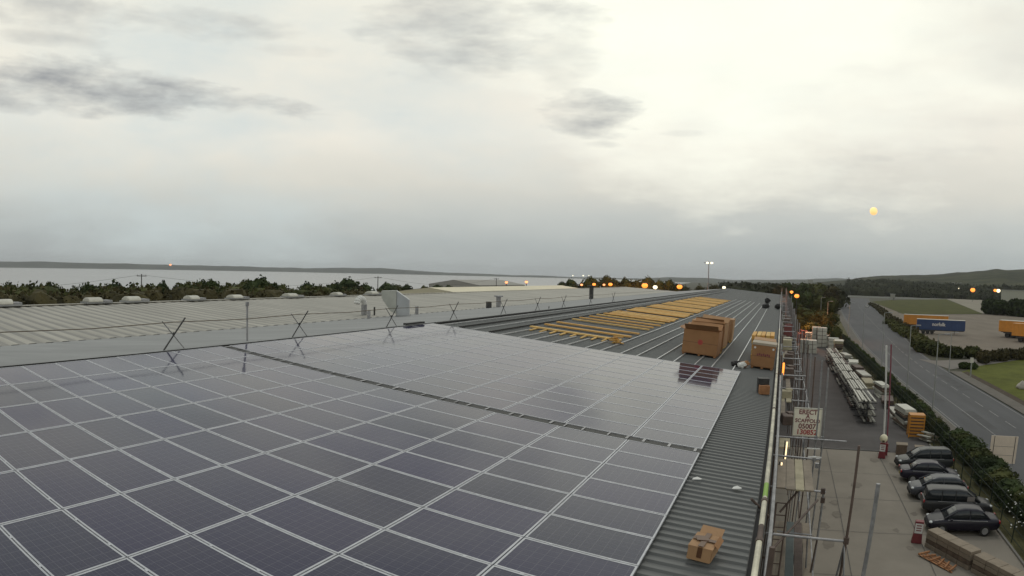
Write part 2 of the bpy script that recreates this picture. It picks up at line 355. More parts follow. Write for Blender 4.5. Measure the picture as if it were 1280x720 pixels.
ribbon('road', lambda y: interp(RL, y), lambda y: interp(RR, y), -60, 650, G+.02, road).build('road', road)['kind'] = 'structure'
struct(ribbon('pavement', lambda y: interp(RL, y)-2.3, lambda y: interp(RL, y)-.12, -60, 640, G+.1, pave).build('pavement', pave))
struct(ribbon('kerb', lambda y: interp(RL, y)-.12, lambda y: interp(RL, y)+.02, -60, 640, G+.11, mat('kerb_stone', (.2, .19, .17), .9)).build('kerb', MATS['kerb_stone']))
struct(ribbon('pavement', lambda y: interp(RR, y)+.1, lambda y: interp(RR, y)+2.2, -60, 96, G+.1, pave).build('pavement', pave))
struct(ribbon('verge', lambda y: interp(RL, y)-4.5, lambda y: interp(RL, y)-2.3, -60, 640, G+.012, verge).build('verge', verge))
mid = lambda y: (interp(RL, y)+interp(RR, y))/2
mk = MB()
for y in np.arange(-20, 420, 6.0):
    for dx in (-.1,): mk.quad((mid(y)+1.6, y, G+.026), (mid(y)+1.75, y, G+.026), (mid(y+3.5)+1.75, y+3.5, G+.026), (mid(y+3.5)+1.6, y+3.5, G+.026))
for fx, off in ((lambda y: interp(RR, y)-.5, 0), (lambda y: interp(RL, y)+.4, 0), (lambda y: mid(y)-1.9, 1)):
    ys = np.arange(-60, 600, 8.0)
    for a, b in zip(ys[:-1], ys[1:]):
        if off and not (40 < a < 130): continue
        mk.quad((fx(a), a, G+.026), (fx(a)+.13, a, G+.026), (fx(b)+.13, b, G+.026), (fx(b), b, G+.026))
struct(mk.build('road_marking', paint))
patch = mat('tarmac_repair', (.086, .086, .088), .9, spec=.12, var=.15, vs=.8); stain = mat('oil_stain', (.16, .145, .125), .85, spec=.12, var=.2, vs=1.5)
pt_ = MB()
for (x, y, a_, b_) in ((24.3, 56, .9, 5), (28.6, 84, .9, 8), (23.4, 106, .9, 5), (28.6, 46, .8, 3.2), (29, 133, 1.4, 10), (22.6, 78, .6, 12)): pt_.quad((x-a_, y-b_, G+.0225), (x+a_, y-b_+.4, G+.0225), (x+a_*.9, y+b_, G+.0225), (x-a_, y+b_-.5, G+.0225))
struct(pt_.build('road_repair', patch))
def blob(mb, x, y, r_, z):
    i = len(mb.v); n_ = 14
    for k_ in range(n_):
        q = r_*random.uniform(.6, 1.1); a_ = 6.283*k_/n_; mb.v.append((x+q*math.cos(a_), y+q*1.6*math.sin(a_), z))
    mb.f.append(tuple(range(i, i+n_)))
st_ = MB()
for k_ in range(26): blob(st_, random.uniform(3.2, 11.5), random.uniform(8, 38.5), random.uniform(.15, .5), G+.004+k_*.0006)
for k_ in range(5): blob(st_, 12.2+random.uniform(-.3, 1.6), 22+3.4*k_, .5, G+.022)
struct(st_.build('yard_stain', mat('yard_stain', (.205, .182, .153), .9, spec=.1, var=.12, vs=1.5)))
jn = MB()
for yy in np.arange(-8, 40, 6.0): jn.quad((1.8, yy, G+.028), (15.8, yy, G+.028), (15.8, yy+.03, G+.028), (1.8, yy+.03, G+.028))
for xx in (6.2, 10.6): jn.quad((xx, -10, G+.032), (xx+.03, -10, G+.032), (xx+.03, 40.5, G+.032), (xx, 40.5, G+.032))
struct(jn.build('concrete_joint', patch))
struct(ribbon('cross_road', lambda y: 25, lambda y: 900, 690, 760, G+.03, gravel, 3).build('cross_road', mat('distant_road', (.10, .10, .092), .9)))
poly('lorry_park', pxpoly([(1112, 390), (1135, 393), (1228, 393), (1245, 384), (1300, 384), (1330, 440), (1280, 441), (1225, 449), (1190, 435), (1150, 421), (1122, 402)]), G+.03, gravel)
poly('gravel_track', pxpoly([(1183, 373.5), (1244, 373.5), (1238, 384), (1229, 392.5)]), G+.06, mat('pale_gravel', (.21, .19, .145), .95, var=.12, vs=.05))
poly('grass_field', pxpoly([(1090, 377), (1112, 375), (1183, 374), (1229, 392.5), (1130, 393)]), G+.05, fieldg)
poly('gravel_track', pxpoly([(1083, 379), (1093, 379), (1122, 390), (1128, 400), (1118, 401), (1104, 390)]), G+.045, gravel)
poly('park_entrance', pxpoly([(1148, 449), (1168, 451), (1226, 449), (1250, 436), (1285, 438), (1280, 449), (1228, 457), (1196, 461), (1188, 462)]), G+.04, mat('entrance_tarmac', (.15, .135, .12), .9, var=.1, vs=.2))
poly('roadside_lawn', [(33.3, 96), (44, 112), (58, 128), (110, 150), (110, -60), (33.3, -60)], G+.015, fieldb)
poly('dry_verge', [(31.0+2.3, 95), (34.6, 97), (35, -60), (33.3, -60)], G+.03, soil)

# ------------------------------------------------------------------ building
A = 0.0859236; TA = math.tan(A); RX = -15.3
def zr(x, off=0.0):
    # roof height: our slope, then down to the valley at -32, then up to the next ridge
    if x >= RX: return -x*TA-.12+off
    if x >= -32: return (-RX*TA-.12)+(x-RX)*.0865+off
    if x >= -48.7: return (-RX*TA-.12+(-32-RX)*.0865)+(-32-x)*.054+off
    return zr(-48.7)-(-48.7-x)*.07+off
bld = empty('warehouse_building', (1.4, 0, G), 0, 'long low warehouse with grey ribbed roof, the one the solar panels lie on', 'building')
Y0, Y1 = -22.0, 192.0
def pb(mb, name, m, par, **k):
    o = mb.build(name, m, par, **k); o.matrix_parent_inverse = Matrix.Translation(-Vector(par.location)); return o
# ribbed sheets: profile along Y, extruded along the slope
def ribs(x0, x1, y0, y1, pitch, hgt, top, flat):
    mb = MB(); y = y0; P = []
    while y < y1:
        P += [(y, 0), (y+pitch*flat, 0), (y+pitch*(flat+.12), hgt), (y+pitch*(1-.12), hgt)]; y += pitch
    P.append((y, 0)); i0 = 0
    for (yy, h) in P: mb.v += [(x0, yy, zr(x0)+h), (x1, yy, zr(x1)+h)]
    for k in range(len(P)-1): mb.f.append((2*k, 2*k+1, 2*k+3, 2*k+2))
    return mb
pb(ribs(1.40, RX, Y0, Y1, .25, .035, .1, .45), 'roof', roofgrey, bld)
pb(MB().quad((RX, Y0, zr(RX)), (-32, Y0, zr(-32)), (-32, Y1, zr(-32)), (RX, Y1, zr(RX))), 'roof', roofplain, bld)
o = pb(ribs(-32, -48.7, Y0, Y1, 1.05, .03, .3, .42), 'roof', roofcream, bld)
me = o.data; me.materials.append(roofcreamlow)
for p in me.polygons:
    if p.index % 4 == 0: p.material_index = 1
pb(MB().quad((-48.7, Y0, zr(-48.7)), (-66, Y0, zr(-66)), (-66, Y1, zr(-66)), (-48.7, Y1, zr(-48.7))), 'roof', roofplain, bld)
pb(MB().quad((-66, Y0, zr(-66)-.1), (-66, Y1, zr(-66)-.1), (-66, Y1, G), (-66, Y0, G)), 'wall', brick, bld)
pb(MB().quad((1.38, Y0, -.5), (1.38, Y1, -.5), (1.38, Y1, G), (1.38, Y0, G)), 'wall', brick, bld)
g_ = [(1.38, zr(1.38)-.06), (RX, zr(RX)-.06), (-32, zr(-32)-.06), (-48.7, zr(-48.7)-.06), (-66, zr(-66)-.1), (-66, G), (1.38, G)]
pb(MB().quad(*[(x, Y1-.02, z) for x, z in g_]), 'gable_wall', brick, bld); pb(MB().quad(*[(x, Y0+.02, z) for x, z in g_]), 'gable_wall', brick, bld)
pb(MB().box((RX, (Y0+Y1)/2, zr(RX)+.055), (.5, Y1-Y0, .03)), 'ridge_flashing', roofplain, bld)
pb(MB().box((-15.02, (Y0+Y1)/2, zr(-15.02)+.09), (.05, Y1-Y0, .07)), 'ridge_shade_strip', cable, bld)  # black strip standing in for the shadow along the panels' top edge
pb(MB().box((-48.7, (Y0+Y1)/2, zr(-48.7)+.09), (.6, Y1-Y0, .05)), 'ridge_flashing', roofcream, bld)
gm = MB(); gm.box((1.49, (Y0+Y1)/2, -.36), (.18, Y1-Y0, .02)); gm.box((1.41, (Y0+Y1)/2, -.29), (.012, Y1-Y0, .14)); gm.box((1.585, (Y0+Y1)/2, -.29), (.012, Y1-Y0, .16))
pb(gm, 'gutter', darkgut, bld)
pb(MB().box((-9, Y1-.1, zr(-9)+.06), (.01, .01, .01)), 'roof_edge_trim', roofplain, bld) if False else None

# ------------------------------------------------------------------ solar panels
PW, PH, PXX, PYY = 1.64, .99, 1.66211, 1.01
def ctr(x, y, z=0): return Vector((-(x)*math.cos(A)*0+x, y, z))
fm = MB(); fw = .028; ft = .04
for (x0, x1, y0, y1) in ((-PW, 0, 0, fw), (-PW, 0, PH-fw, PH), (-PW, -PW+fw, fw, PH-fw), (-fw, 0, fw, PH-fw)):
    fm.box(((x0+x1)/2, (y0+y1)/2, -ft/2), (x1-x0, y1-y0, ft))
for xq in (-PW*.24, -PW*.76): fm.box((xq, -.012, .001), (.05, .03, .006))
fmesh = fm.mesh('frame', mat('panel_frame', (.46, .47, .50), .45, .2, var=.12, vs=8))
gmesh = MB().quad((-PW+fw, fw, -.004), (-fw, fw, -.004), (-fw, PH-fw, -.004), (-PW+fw, PH-fw, -.004)).quad((-PW+fw, fw, -.02), (-PW+fw, PH-fw, -.02), (-fw, PH-fw, -.02), (-fw, fw, -.02)).mesh('glass', cells)
def proj_in(P, mx=110, my=110):
    d = (Vector(P)-CC); z = d.dot(CF)
    if z <= .1: return False
    x = d.dot(CR); y = d.dot(CU); th = math.atan2(math.hypot(x, y), z); r = th/LP[0]
    for _ in range(12): r = r-(sum(k*r**(i+1) for i, k in enumerate(LP))-th)/LP[0]
    q = math.hypot(x, y)+1e-9; px = 640+x/q*r*1280/36; py = 360-y/q*r*1280/36
    return -mx < px < 1280+mx and py < 720+my
def panel(r, yb, label, jit=True):
    wx = -r*PXX*math.cos(A)-.008; wz = r*PXX*math.sin(A)
    cor = [Vector((wx-a*math.cos(A), yb+b, wz+a*math.sin(A))) for a in (0, .4*PW, .8*PW, PW) for b in (0, PH*.5, PH)]
    if not any(proj_in(c) for c in cor): return
    t = empty('solar_panel', (wx, yb, wz+random.uniform(-.0015, .0015)), 0, label, 'solar panel', 'solar panels laid in rows on the grey roof', A+random.uniform(-.0012, .0012))
    for nm, me_ in (('frame', fmesh), ('glass', gmesh)):
        o = bpy.data.objects.new(nm, me_); COL.objects.link(o); o.parent = t
GAP = .35
for r in range(9):
    rn = ORD[r+1]
    for c in range(13):
        panel(r, GAP+c*PYY, f'greyish solar panel, {rn} row up from the gutter, {ordn(c+1)} beyond the dark seam')
    for c in range(1, 15):
        panel(r, -c*PYY, f'dark blue solar panel, {rn} row up from the gutter, {ordn(c)} before the dark seam')
cb = MB(); p0 = Vector((.0, GAP/2, -.035)); p1 = Vector((-9*PXX*math.cos(A), GAP/2, 9*PXX*math.sin(A)-.035))
cb.box(tuple((p0+p1)/2), ((p1-p0).length, GAP-.03, .03), 0, A)
ct = empty('seam_shade_strip', (0, GAP/2, -.05), 0, 'black strip added to darken the seam between the two blocks of solar panels', 'shade strip')  # black strip added so the gap between the panel blocks reads as shade
pb(cb, 'seam_shade', cable, ct)
for k in range(30):
    u = (k+.5+random.uniform(-.3, .3))/30; p = p0.lerp(p1, u); pb(MB().box((p.x, GAP/2, p.z+.032), (random.choice((.03, .04, .06)), GAP-.08, .012), 0, A), 'clamp', galv, ct)

# mounting rails beyond the panels and dark conduits
k = 0
for r in range(9):
    for off in (.36, 1.28):
        x = -(r*PXX+off)*math.cos(A); k += 1
        y1 = 96 if r < 2 else (100 if r < 4 else 62+r*8)
        if r in (4, 5, 6): y1 = 17.4
        z = zr(x)+.075
        mb = MB().box((x, (GAP+13*PYY+.02+y1)/2, z), (.042, y1-(GAP+13*PYY+.02), .045))
        tag(mb.build('mounting_rail', alu), f'bare aluminium mounting rail beyond the panels, {ordn(k)} counting up from the gutter', 'rail', 'bare mounting rails beyond the panels')
for i, (x, wd) in enumerate(((-14.95, .11), (-13.6, .08), (-11.95, .08))):
    z = zr(x)+.09; mb = MB().box((x, 13.6+70, z), (wd, 139.5, .07))
    tag(mb.build('cable_conduit', cable), f'black cable conduit running along the roof, {("nearest the ridge", "middle one of three", "nearest the planks")[i]}', 'conduit', 'black conduits by the ridge')
tag(MB().box((-15.0, 11.9, zr(-15)+.2), (.2, 1.6, .08), 0).build('cable_conduit', cable), 'short black tube lying at the top edge of the far panels', 'tube')

# ------------------------------------------------------------------ pine planks
ys = [18.2, 20.3, 22.4, 25.6, 27.3, 29.4, 31.6]
y = 33.6
while y < 90:
    if len(ys) % 5 == 1: y += 1.7
    ys.append(y); y += 1.3
plen = 5.1
for i, y in enumerate(ys):
    xm = -9.05+random.uniform(-.12, .12); ang = random.uniform(-.012, .012); wd = .33 if i < 7 else .62
    mb = MB()
    n = 1 if i < 7 else 2
    for j in range(n):
        mb.box((0, (j-(n-1)/2)*.42, (0)), (plen, wd if n == 1 else .36, .07), 0)
    o = mb.build('pine_plank' if i < 7 else 'pine_plank', pine if i % 3 else pine2)
    o.location = (xm, y, zr(xm)+.13); o.rotation_euler = (0, A, ang)
    tag(o, f'yellow pine {"plank" if i < 7 else "plank pair"} lying across the roof, {ordn(i+1)} from the panels', 'plank', 'yellow planks laid across the roof')
for i in range(9):
    x = -6.6-i*.56
    o = MB().box((0, 0, 0), (.09, 1.5, .05)).build('timber_bearer', pine2); o.location = (x, 17.6, zr(x)+.09); o.rotation_euler = (0, A, .08)
    tag(o, f'short thin timber bearer sticking out below the nearest plank, {ordn(i+1)} from its right end', 'timber', 'short bearers below the nearest plank')
nb = MB()
for i in range(7): nb.box((-6.35+random.uniform(-.2, .2), 17.1+random.uniform(-.2, .2), zr(-6.3)+.1+i*.05), (.5, .12, .05), random.uniform(-.5, .5)+(i % 2)*1.2, A)
tag(nb.build('timber_offcuts', pine, bevel=.004), 'small heap of timber offcuts at the corner where planks meet panels', 'offcuts', kind='stuff')

# ------------------------------------------------------------------ cardboard boxes on the roof
def carton(name, cx, cy, sx, sy, h, rz, label, m=card, flaps=0, logo=False, group=None, lean=0, tapes=False):
    x0 = cx; zb = zr(cx)+.06
    t = empty(name, (cx, cy, zb), rz, label, 'box', group, A)
    th = .015
    wb = MB()
    for (ax, ay, bx, by) in ((0, -sy/2, sx, th), (0, sy/2, sx, th), (-sx/2, 0, th, sy-2*th), (sx/2, 0, th, sy-2*th)): wb.box((ax, ay, h/2+.1), (bx, by, h))
    wb.build('side_walls', m, t)
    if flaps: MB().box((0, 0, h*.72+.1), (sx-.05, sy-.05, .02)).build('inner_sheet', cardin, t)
    else: MB().box((0, 0, h+.11), (sx+.02, sy+.02, .03)).build('lid', m, t)
    if flaps:
        for sgn in (-1, 1):
            f = MB().box((0, 0, 0), (sx*.96, .012, sy*.32)).build('flap', m, t); f.location = (0, sgn*(sy/2+.1*flaps), h+.1+sy*.10); f.rotation_euler = (sgn*-.95*flaps, .03*sgn, 0)
        f = MB().box((0, 0, 0), (.012, sy*.9, sx*.22)).build('flap', m, t); f.location = (-sx/2-.1, 0, h+.1); f.rotation_euler = (0, 1.9, 0)
    pal = MB()
    for j in (-1, 0, 1): pal.box((j*(sx/2-.08), 0, .03), (.1, sy, .07))
    for j in range(5): pal.box((0, (j-2)*(sy-.1)/4, .08), (sx, .1, .02))
    pal.build('pallet', pine2 if not logo else orangew, t)
    if logo:
        d = MB(); 
        for k_ in range(10):
            a0 = k_*.628; d.quad((0, -sy/2-.011, h*.5+.1), (.13*math.cos(a0), -sy/2-.011, h*.5+.1+.13*math.sin(a0)), (.13*math.cos(a0+.5), -sy/2-.011, h*.5+.1+.13*math.sin(a0+.5)))
        d.build('printed_emblem', redprint, t)
        MB().quad((-sx/2, -sy/2-.009, h*.46+.1), (sx/2, -sy/2-.009, h*.46+.1), (sx/2, -sy/2-.009, h*.475+.1), (-sx/2, -sy/2-.009, h*.475+.1)).build('tape_strip', tape, t)
    return t
gB = 'tall brown cartons on pallets standing in a row'
carton('cardboard_box', -2.25, 17.75, 1.7, 1.5, 1.12, -.03, 'large brown carton with faded red emblem and open flaps, nearest of its row', card, 1, True, gB)
carton('cardboard_box', -2.22, 19.75, 1.65, 1.4, 1.16, .07, 'large open brown carton directly behind the one with the red emblem', card, 1, False, gB)
carton('cardboard_box', -2.25, 21.75, 1.6, 1.4, 1.24, -.09, 'large open brown carton, third in the row behind the red emblem', card2, 1, False, gB)
carton('cardboard_box', -2.3, 23.8, 1.7, 1.4, 1.14, .05, 'tall brown carton, fourth in the row behind the red emblem', card, 1, False, gB)
carton('cardboard_box', -2.2, 25.9, 1.7, 1.5, 1.26, 0, 'tall brown carton with pale side, farthest of its row', card2, 0, False, gB)
gC = 'cartons stacked by the scaffold rail'
t = carton('cardboard_box', .82, 16.15, 1.05, 1.2, .98, .0, 'brown carton with dark printing under a pale lid, by the scaffold rail', card, 0, True, gC)
for c in children(t):
    if c.name.startswith('printed_emblem') or c.name.startswith('lid'): bpy.data.objects.remove(c)
MB().box((0, 0, 1.11), (1.12, 1.26, .1)).build('lid', mat('pale_board', (.36, .31, .24), .8, var=.12, vs=2), t)
tx = MB()
for i in range(7): tx.box((-.27+i*.09, -.62, .62+.03*(i % 2)), (.06, .004, .1))
tx.build('printed_word', mauve, t)
for sx_ in (-.42, .42): MB().tube((sx_, -.612, .93), (sx_, -.618, .93), .05, 10).build('white_cap', white, t)
carton('cardboard_box', .78, 17.85, 1.05, 1.5, 1.02, .02, 'pale carton between the printed one and the yellow timber, by the rail', card2, 0, False, gC)
t = empty('timber_stack', (.72, 20.3, zr(.7)+.05), 0, 'stack of yellow timber beside the scaffold rail, behind the cartons', 'timber stack')
for i in range(5):
    for j in range(5):
        MB().box(((j-2)*.23+random.uniform(-.02, .02), random.uniform(-.2, .2), .12+i*.25), (.2, 2.6, .2)).build('timber', (pine, pine2)[(i+j) % 2], t)
sb = carton('cardboard_box', .74, -5.17, .34, .5, .2, -.12, 'small opened cardboard box with brown tape lying on the bare ribbed roof', card2, 0, False, None)
for c in children(sb):
    if c.name.startswith('pallet'): bpy.data.objects.remove(c)
    else: c.location.z -= .08
for c in children(sb):
    if c.name.startswith('lid'): c.location.z -= .01
MB().box((0, 0, .252), (.08, .52, .004)).box((0, -.262, .15), (.07, .004, .16)).build('tape_strip', tape, sb); MB().box((.0, .0, .256), (.35, .09, .004)).box((-.05, .02, .261), (.18, .16, .003), .4).build('tape_strip', tape, sb)
f = MB().box((0, 0, 0), (.34, .2, .008)).build('flap', card2, sb); f.location = (.02, .33, .26); f.rotation_euler = (.35, 0, 0)
f = MB().box((0, 0, 0), (.09, .36, .008)).build('flap', card, sb); f.location = (.2, .03, .24); f.rotation_euler = (0, .7, 0)
for (px, py, nm) in ((871, 599.5, 'white paper scrap on the ribbed roof beside the panel edge'), (921, 611, 'pale plastic scrap on the bare ribbed roof nearer the gutter')):
    d = ray(px, py); tt = (-CC.z-.05-CC.x*TA)/(d.z+d.x*TA)
    p = CC+d*tt; mb = MB(); mb.quad((-.09, -.05, .0), (.08, -.06, .02), (.1, .05, .0), (0, .07, .03), (-.07, .05, .01))
    o = mb.build('paper_scrap', white); o.location = (p.x, p.y, p.z+.01); tag(o, nm, 'litter')
t = empty('tool_bucket', (1.12, 9.2, zr(1.1)+.04), .2, 'dark tool crate with an orange front at the roof edge by the rail', 'crate')
MB().box((0, 0, .16), (.36, .3, .3)).build('crate_body', orangew, t); MB().box((0, .28, .28), (.4, .3, .5)).build('dark_case', darkst, t); MB().tube((-.16, 0, .32), (.16, 0, .36), .015).build('handle', rubber, t)
t = empty('tool_bag', (.2, 80, zr(.2)+.04), 0, 'small black bags left on the far roof near the scaffold', 'bag')
MB().ball((-.8, 0, .35), .6, 10, 6, .7, .4).build('bag_body', rubber, t); MB().ball((1.0, 1.2, .35), .5, 10, 6, .8, .4).build('bag_body', rubber, t); MB().ball((-.6, 1.9, 1.1), .4, 10, 6, 1, .4).build('bag_body', rubber, t)
t = empty('rubble_sack', (-.05, 15.0, zr(0)+.05), 0, 'crumpled white and dark sacks at the corner of the printed carton', 'sack')
MB().ball((0, 0, .14), .2, 10, 7, .7, .5).build('white_sack', white, t); MB().ball((-.3, .5, .12), .22, 10, 7, .6, .5).build('dark_sack', rubber, t); MB().ball((.12, .3, .16), .2, 10, 7, .7, .5).build('brown_sack', card, t)

# ------------------------------------------------------------------ ridge line: crossed poles, rope, posts, vents
xy = [-1.6, 4.3, 10.5, 16.4, 22.9, 28.8, 34.5, 42, 50]
for i, y in enumerate(xy):
    zb = zr(RX)+.06
    t = empty('crossed_poles', (RX-.05, y, zb), 0, f'pair of crossed dark poles standing on the ridge, {ordn(i+1)} from the left', 'trestle', 'crossed poles along the ridge')
    MB().tube((0, -.42, 0), (.05, .42, .98), .022 if i else .026).build('pole', darkst, t); MB().tube((0, .42, 0), (-.05, -.42, .90), .018).build('pole', galv, t)
    MB().ball((0, 0, .5), .045, 8, 6).build('coupler', darkst, t)
rp = MB(); pts = [(RX-.05, -14, 2.12)]
for a, b in zip([-7.6]+xy[:-1], xy):
    for u in (0, .5): pts.append((RX-.05, a+(b-a)*u, zr(RX)+.92-(.05 if u else 0)))
pts += [(RX-.05, 50, zr(RX)+.9), (RX-.05, 80, zr(RX)+.85)]
tag(rp.path(pts, .013, 6).build('guard_rope', mat('rope', (.11, .085, .055), .9)), 'long brown guard rope strung between the crossed poles on the ridge', 'rope')
def post(px, py0, py1, X_, nm, lab, m, r=.06, cap=True):
    a = onx(px, py1, X_); b = onx(px, py0, X_); h = b.z-zr(X_)
    t = empty(nm, (X_, a.y, zr(X_)), 0, lab, 'roof vent' if 'vent' in nm else 'post')
    MB().tube((0, 0, 0), (0, 0, h), r).build('pipe', m, t)
    if cap: MB().tube((0, 0, h), (0, 0, h+.16), r*1.9, 10).build('cap', m, t)
post(309, 383, 407, -15.75, 'vent_pipe', 'thin capped pipe standing behind the ridge between two crossed poles', galv, .035)
post(461, 388, 396, -30, 'vent_pipe', 'short grey pipe stub just right of the curved pipe', galv, .14, False)
post(521, 383, 391, -30.5, 'vent_pipe', 'short grey pipe stub right of the big metal cowl', galv, .16, False)
post(611, 377, 383, -31, 'vent_pipe', 'dark squat pipe at the valley, left of a taller one', darkst, .35, False)
post(623, 371, 382, -31, 'vent_pipe', 'tall grey pipe with cap in the valley beyond the ridge', galv, .3)
post(739, 358, 373, -31.5, 'vent_pipe', 'tall dark flue standing beyond the ridge in front of the dark trees', darkst, .4)
post(686, 383, 392, -16.2, 'vent_pipe', 'slim dark pipe beyond the ridge near the far crossed poles', darkst, .04, False)
# curved white pipe
b0 = onx(455, 395, -33.5); t = empty('goose_neck_pipe', (-33.5, b0.y, zr(-33.5)), 0, 'white goose-neck pipe bent over to the left beyond the ridge', 'pipe')
MB().tube((0, 0, 0), (0, 0, 1.0), .26, 12).build('riser', galv, t)
pts = [(0, 0, 1.0)]+[(-.0-.55*.0, -.55+.55*math.cos(a), 1.0+.55*math.sin(a)) for a in np.linspace(0.15, math.pi*.95, 9)]
MB().path(pts, .27, 12).build('bend', white, t, smooth=True)
MB().tube((0.5, .9, 0), (0.5, .9, .75), .08).build('side_stub', darkst, t)
# galvanised duct cowl
b0 = onx(504, 391.5, -29); t = empty('duct_cowl', (-29, b0.y, zr(-29)), 0, 'large galvanised duct with a slanted rectangular hood facing left', 'duct')
sheet = mat('galvanised_sheet', (.42, .44, .46), .45, .35, var=.12, vs=.8); sheetl = mat('pale_sheet', (.36, .37, .34), .6, .1, var=.15, vs=.8)
def yz_prism(P0, hx):
    hd = MB(); n_ = len(P0); hd.v += [(-hx, y_, z_) for y_, z_ in P0]+[(hx, y_, z_) for y_, z_ in P0]
    hd.f += [tuple(range(n_)), tuple(range(n_, 2*n_))[::-1]]+[(k_, n_+k_, n_+(k_+1) % n_, (k_+1) % n_) for k_ in range(n_)]; return hd
t.rotation_euler[2] = -1.05
t.scale = (.88, .88, .9)
yz_prism([(-.62, 0), (.6, 0), (.6, 1.6), (-.62, 2.42)], .6).build('duct_body', sheet, t)
yz_prism([(-.64, .25), (-.64, 2.46), (-2.1, 2.4), (-2.05, 1.7), (-1.2, .5)], .75).build('hood', sheetl, t)
MB().box((0, 0, .05), (1.6, 1.4, .12)).build('base_flashing', roofplain, t)
# ridge vents of the next bay
vx = [(6, 382), (117, 378), (165, 377), (240, 375), (294, 373.5), (363, 371.5), (421, 369.5), (465, 368)]
t0 = None
for i, (px, py) in enumerate(vx):
    p = onx(px, py+3, -48.7)
    t = empty('ridge_vent', (-48.7, p.y, zr(-48.7)+.1), 0, f'pale rounded roof vent on the far ridge, {ordn(i+1)} from the left', 'roof vent', 'rounded vents along the far ridge')
    if t0 is None:
        MB().box((0, .4, .12), (1.3, 3.6, .24)).build('vent_base', darkst if False else roofplain, t)
        c = MB(); prof = [(-.7, .2), (-.6, .55), (-.2, .85), (.3, .85), (.6, .6), (.7, .2)]; n_ = len(prof)
        for yy in (-1.1, .9): c.v += [(x, yy, z) for x, z in prof]
        c.f += [tuple(range(n_))[::-1], tuple(range(n_, 2*n_))]+[(k_, (k_+1) % n_, n_+(k_+1) % n_, n_+k_) for k_ in range(n_)]
        c.build('vent_hood', whitewrap, t, smooth=False, bevel=.12); MB().box((.1, 1.6, .3), (1.0, 1.2, .3)).build('vent_outlet', galv, t); t0 = t; t.scale = (1, .6, .6)
    else:
        for ch in children(t0): cc = ch.copy(); COL.objects.link(cc); cc.parent = t
        t.scale = (1, random.uniform(.5, .75), random.uniform(.5, .68))

# ------------------------------------------------------------------ far sheds beyond the next bay
def shed(x0, x1, y0, y1, ze, zrg, m, label, wallm=None):
    t = empty('warehouse_shed', ((x0+x1)/2, (y0+y1)/2, G), 0, label, 'building'); xm = (x0+x1)/2
    mb = MB()
    mb.quad((x1, y0, ze), (xm, y0, zrg), (xm, y1, zrg), (x1, y1, ze)); mb.quad((xm, y0, zrg), (x0, y0, ze), (x0, y1, ze), (xm, y1, zrg)); pb(mb, 'roof', m, t)
    wl = MB()
    for yy in (y0+.05, y1-.05): wl.quad((x0, yy, G), (x1, yy, G), (x1, yy, ze-.05), (xm, yy, zrg-.05), (x0, yy, ze-.05))
    for xx in (x0+.05, x1-.05): wl.quad((xx, y0, G), (xx, y1, G), (xx, y1, ze-.05), (xx, y0, ze-.05))
    pb(wl, 'wall', wallm or brick, t); return t
shedroof = mat('bright_cream_roof', (.62, .57, .42), .7, var=.08, vs=.2)
shed(-92, -66.5, 118, 214, -1.35, .25, shedroof, 'long shed with a pale cream roof beyond the grey roofs', shedroof)
t = shed(-175, -145, 275, 335, -2.0, .5, mat('dull_shed_roof', (.27, .26, .235), .8, var=.08), 'dull grey-brown shed behind the cream roofed one, near the water', MATS['dull_shed_roof'])
pb(MB().box((-67.2, 96, -1.6), (1.2, 26, 1.1)), 'roof_light', mat('white_sheet', (.55, .55, .5), .6), bld)
# ------------------------------------------------------------------ foliage prototypes
def crown_mesh(name, m, n, size, leaf, seed, squash=1.0, core=.72, lobes=7):
    r_ = np.random.default_rng(seed); ls = []
    for i in range(lobes):
        a = r_.uniform(0, 2*math.pi); rr_ = r_.uniform(.0, .55); ls.append((rr_*math.cos(a), rr_*math.sin(a), r_.uniform(-.45, .55)*squash, r_.uniform(.32, .55)))
    ls.append((0, 0, .05, .62)); ls.append((.1, -.1, .42*squash, .5))
    mb = MB(); V = []; F = []
    tot = sum(l[3]**2 for l in ls)
    for (lx, ly, lz, lr) in ls:
        k_ = int(n*lr*lr/tot)
        d = r_.normal(size=(k_, 3)); d /= np.linalg.norm(d, axis=1)[:, None]; rad_ = lr*r_.uniform(.86, 1.03, k_)[:, None]*(1+.18*np.sin(d*5+lx*9).sum(1))[:, None]
        P = np.array([lx, ly, lz])+d*rad_*np.array([1, 1, squash]); P *= size
        u = r_.normal(size=(k_, 3)); u /= np.linalg.norm(u, axis=1)[:, None]; v = np.cross(u, r_.normal(size=(k_, 3))); v /= np.linalg.norm(v, axis=1)[:, None]
        s = leaf*r_.uniform(.6, 1.5, (k_, 1))
        for a_, b_ in ((-1, -1), (1, -.6), (.8, 1), (-.7, .8)): V.append(P+u*s*a_*.5+v*s*b_*.5)
        q = np.stack(V[-4:], 1).reshape(-1, 3); del V[-4:]
        i0 = len(mb.v); mb.v += [tuple(x) for x in q]; mb.f += [(i0+4*j, i0+4*j+1, i0+4*j+2, i0+4*j+3) for j in range(k_)]
        mb.ball((lx*size, ly*size, lz*size), lr*size*core, 9, 6, squash, .5)
    return mb.mesh(name, m)
def trunk_mesh(h, r, seed=1):
    r_ = random.Random(seed); mb = MB(); mb.tube((0, 0, 0), (.1*h*.1, 0, h*.6), r, 8, r*.6)
    for i in range(5):
        a = i*1.3+r_.random(); mb.tube((.01*h, 0, h*(.35+.05*i)), (math.cos(a)*h*.25, math.sin(a)*h*.25, h*(.65+.06*i)), r*.45, 6, r*.12)
    return mb.mesh('trunk', bark)
CR_ = {}
for key, m_ in (('d', leaf_d), ('o', leaf_o), ('b', leaf_b)):
    CR_[key] = [crown_mesh('crown', m_, 2600, 1.0, .085, 10*i+ord(key), .95, .88) for i in range(3)]
TR = trunk_mesh(1.0, .035)
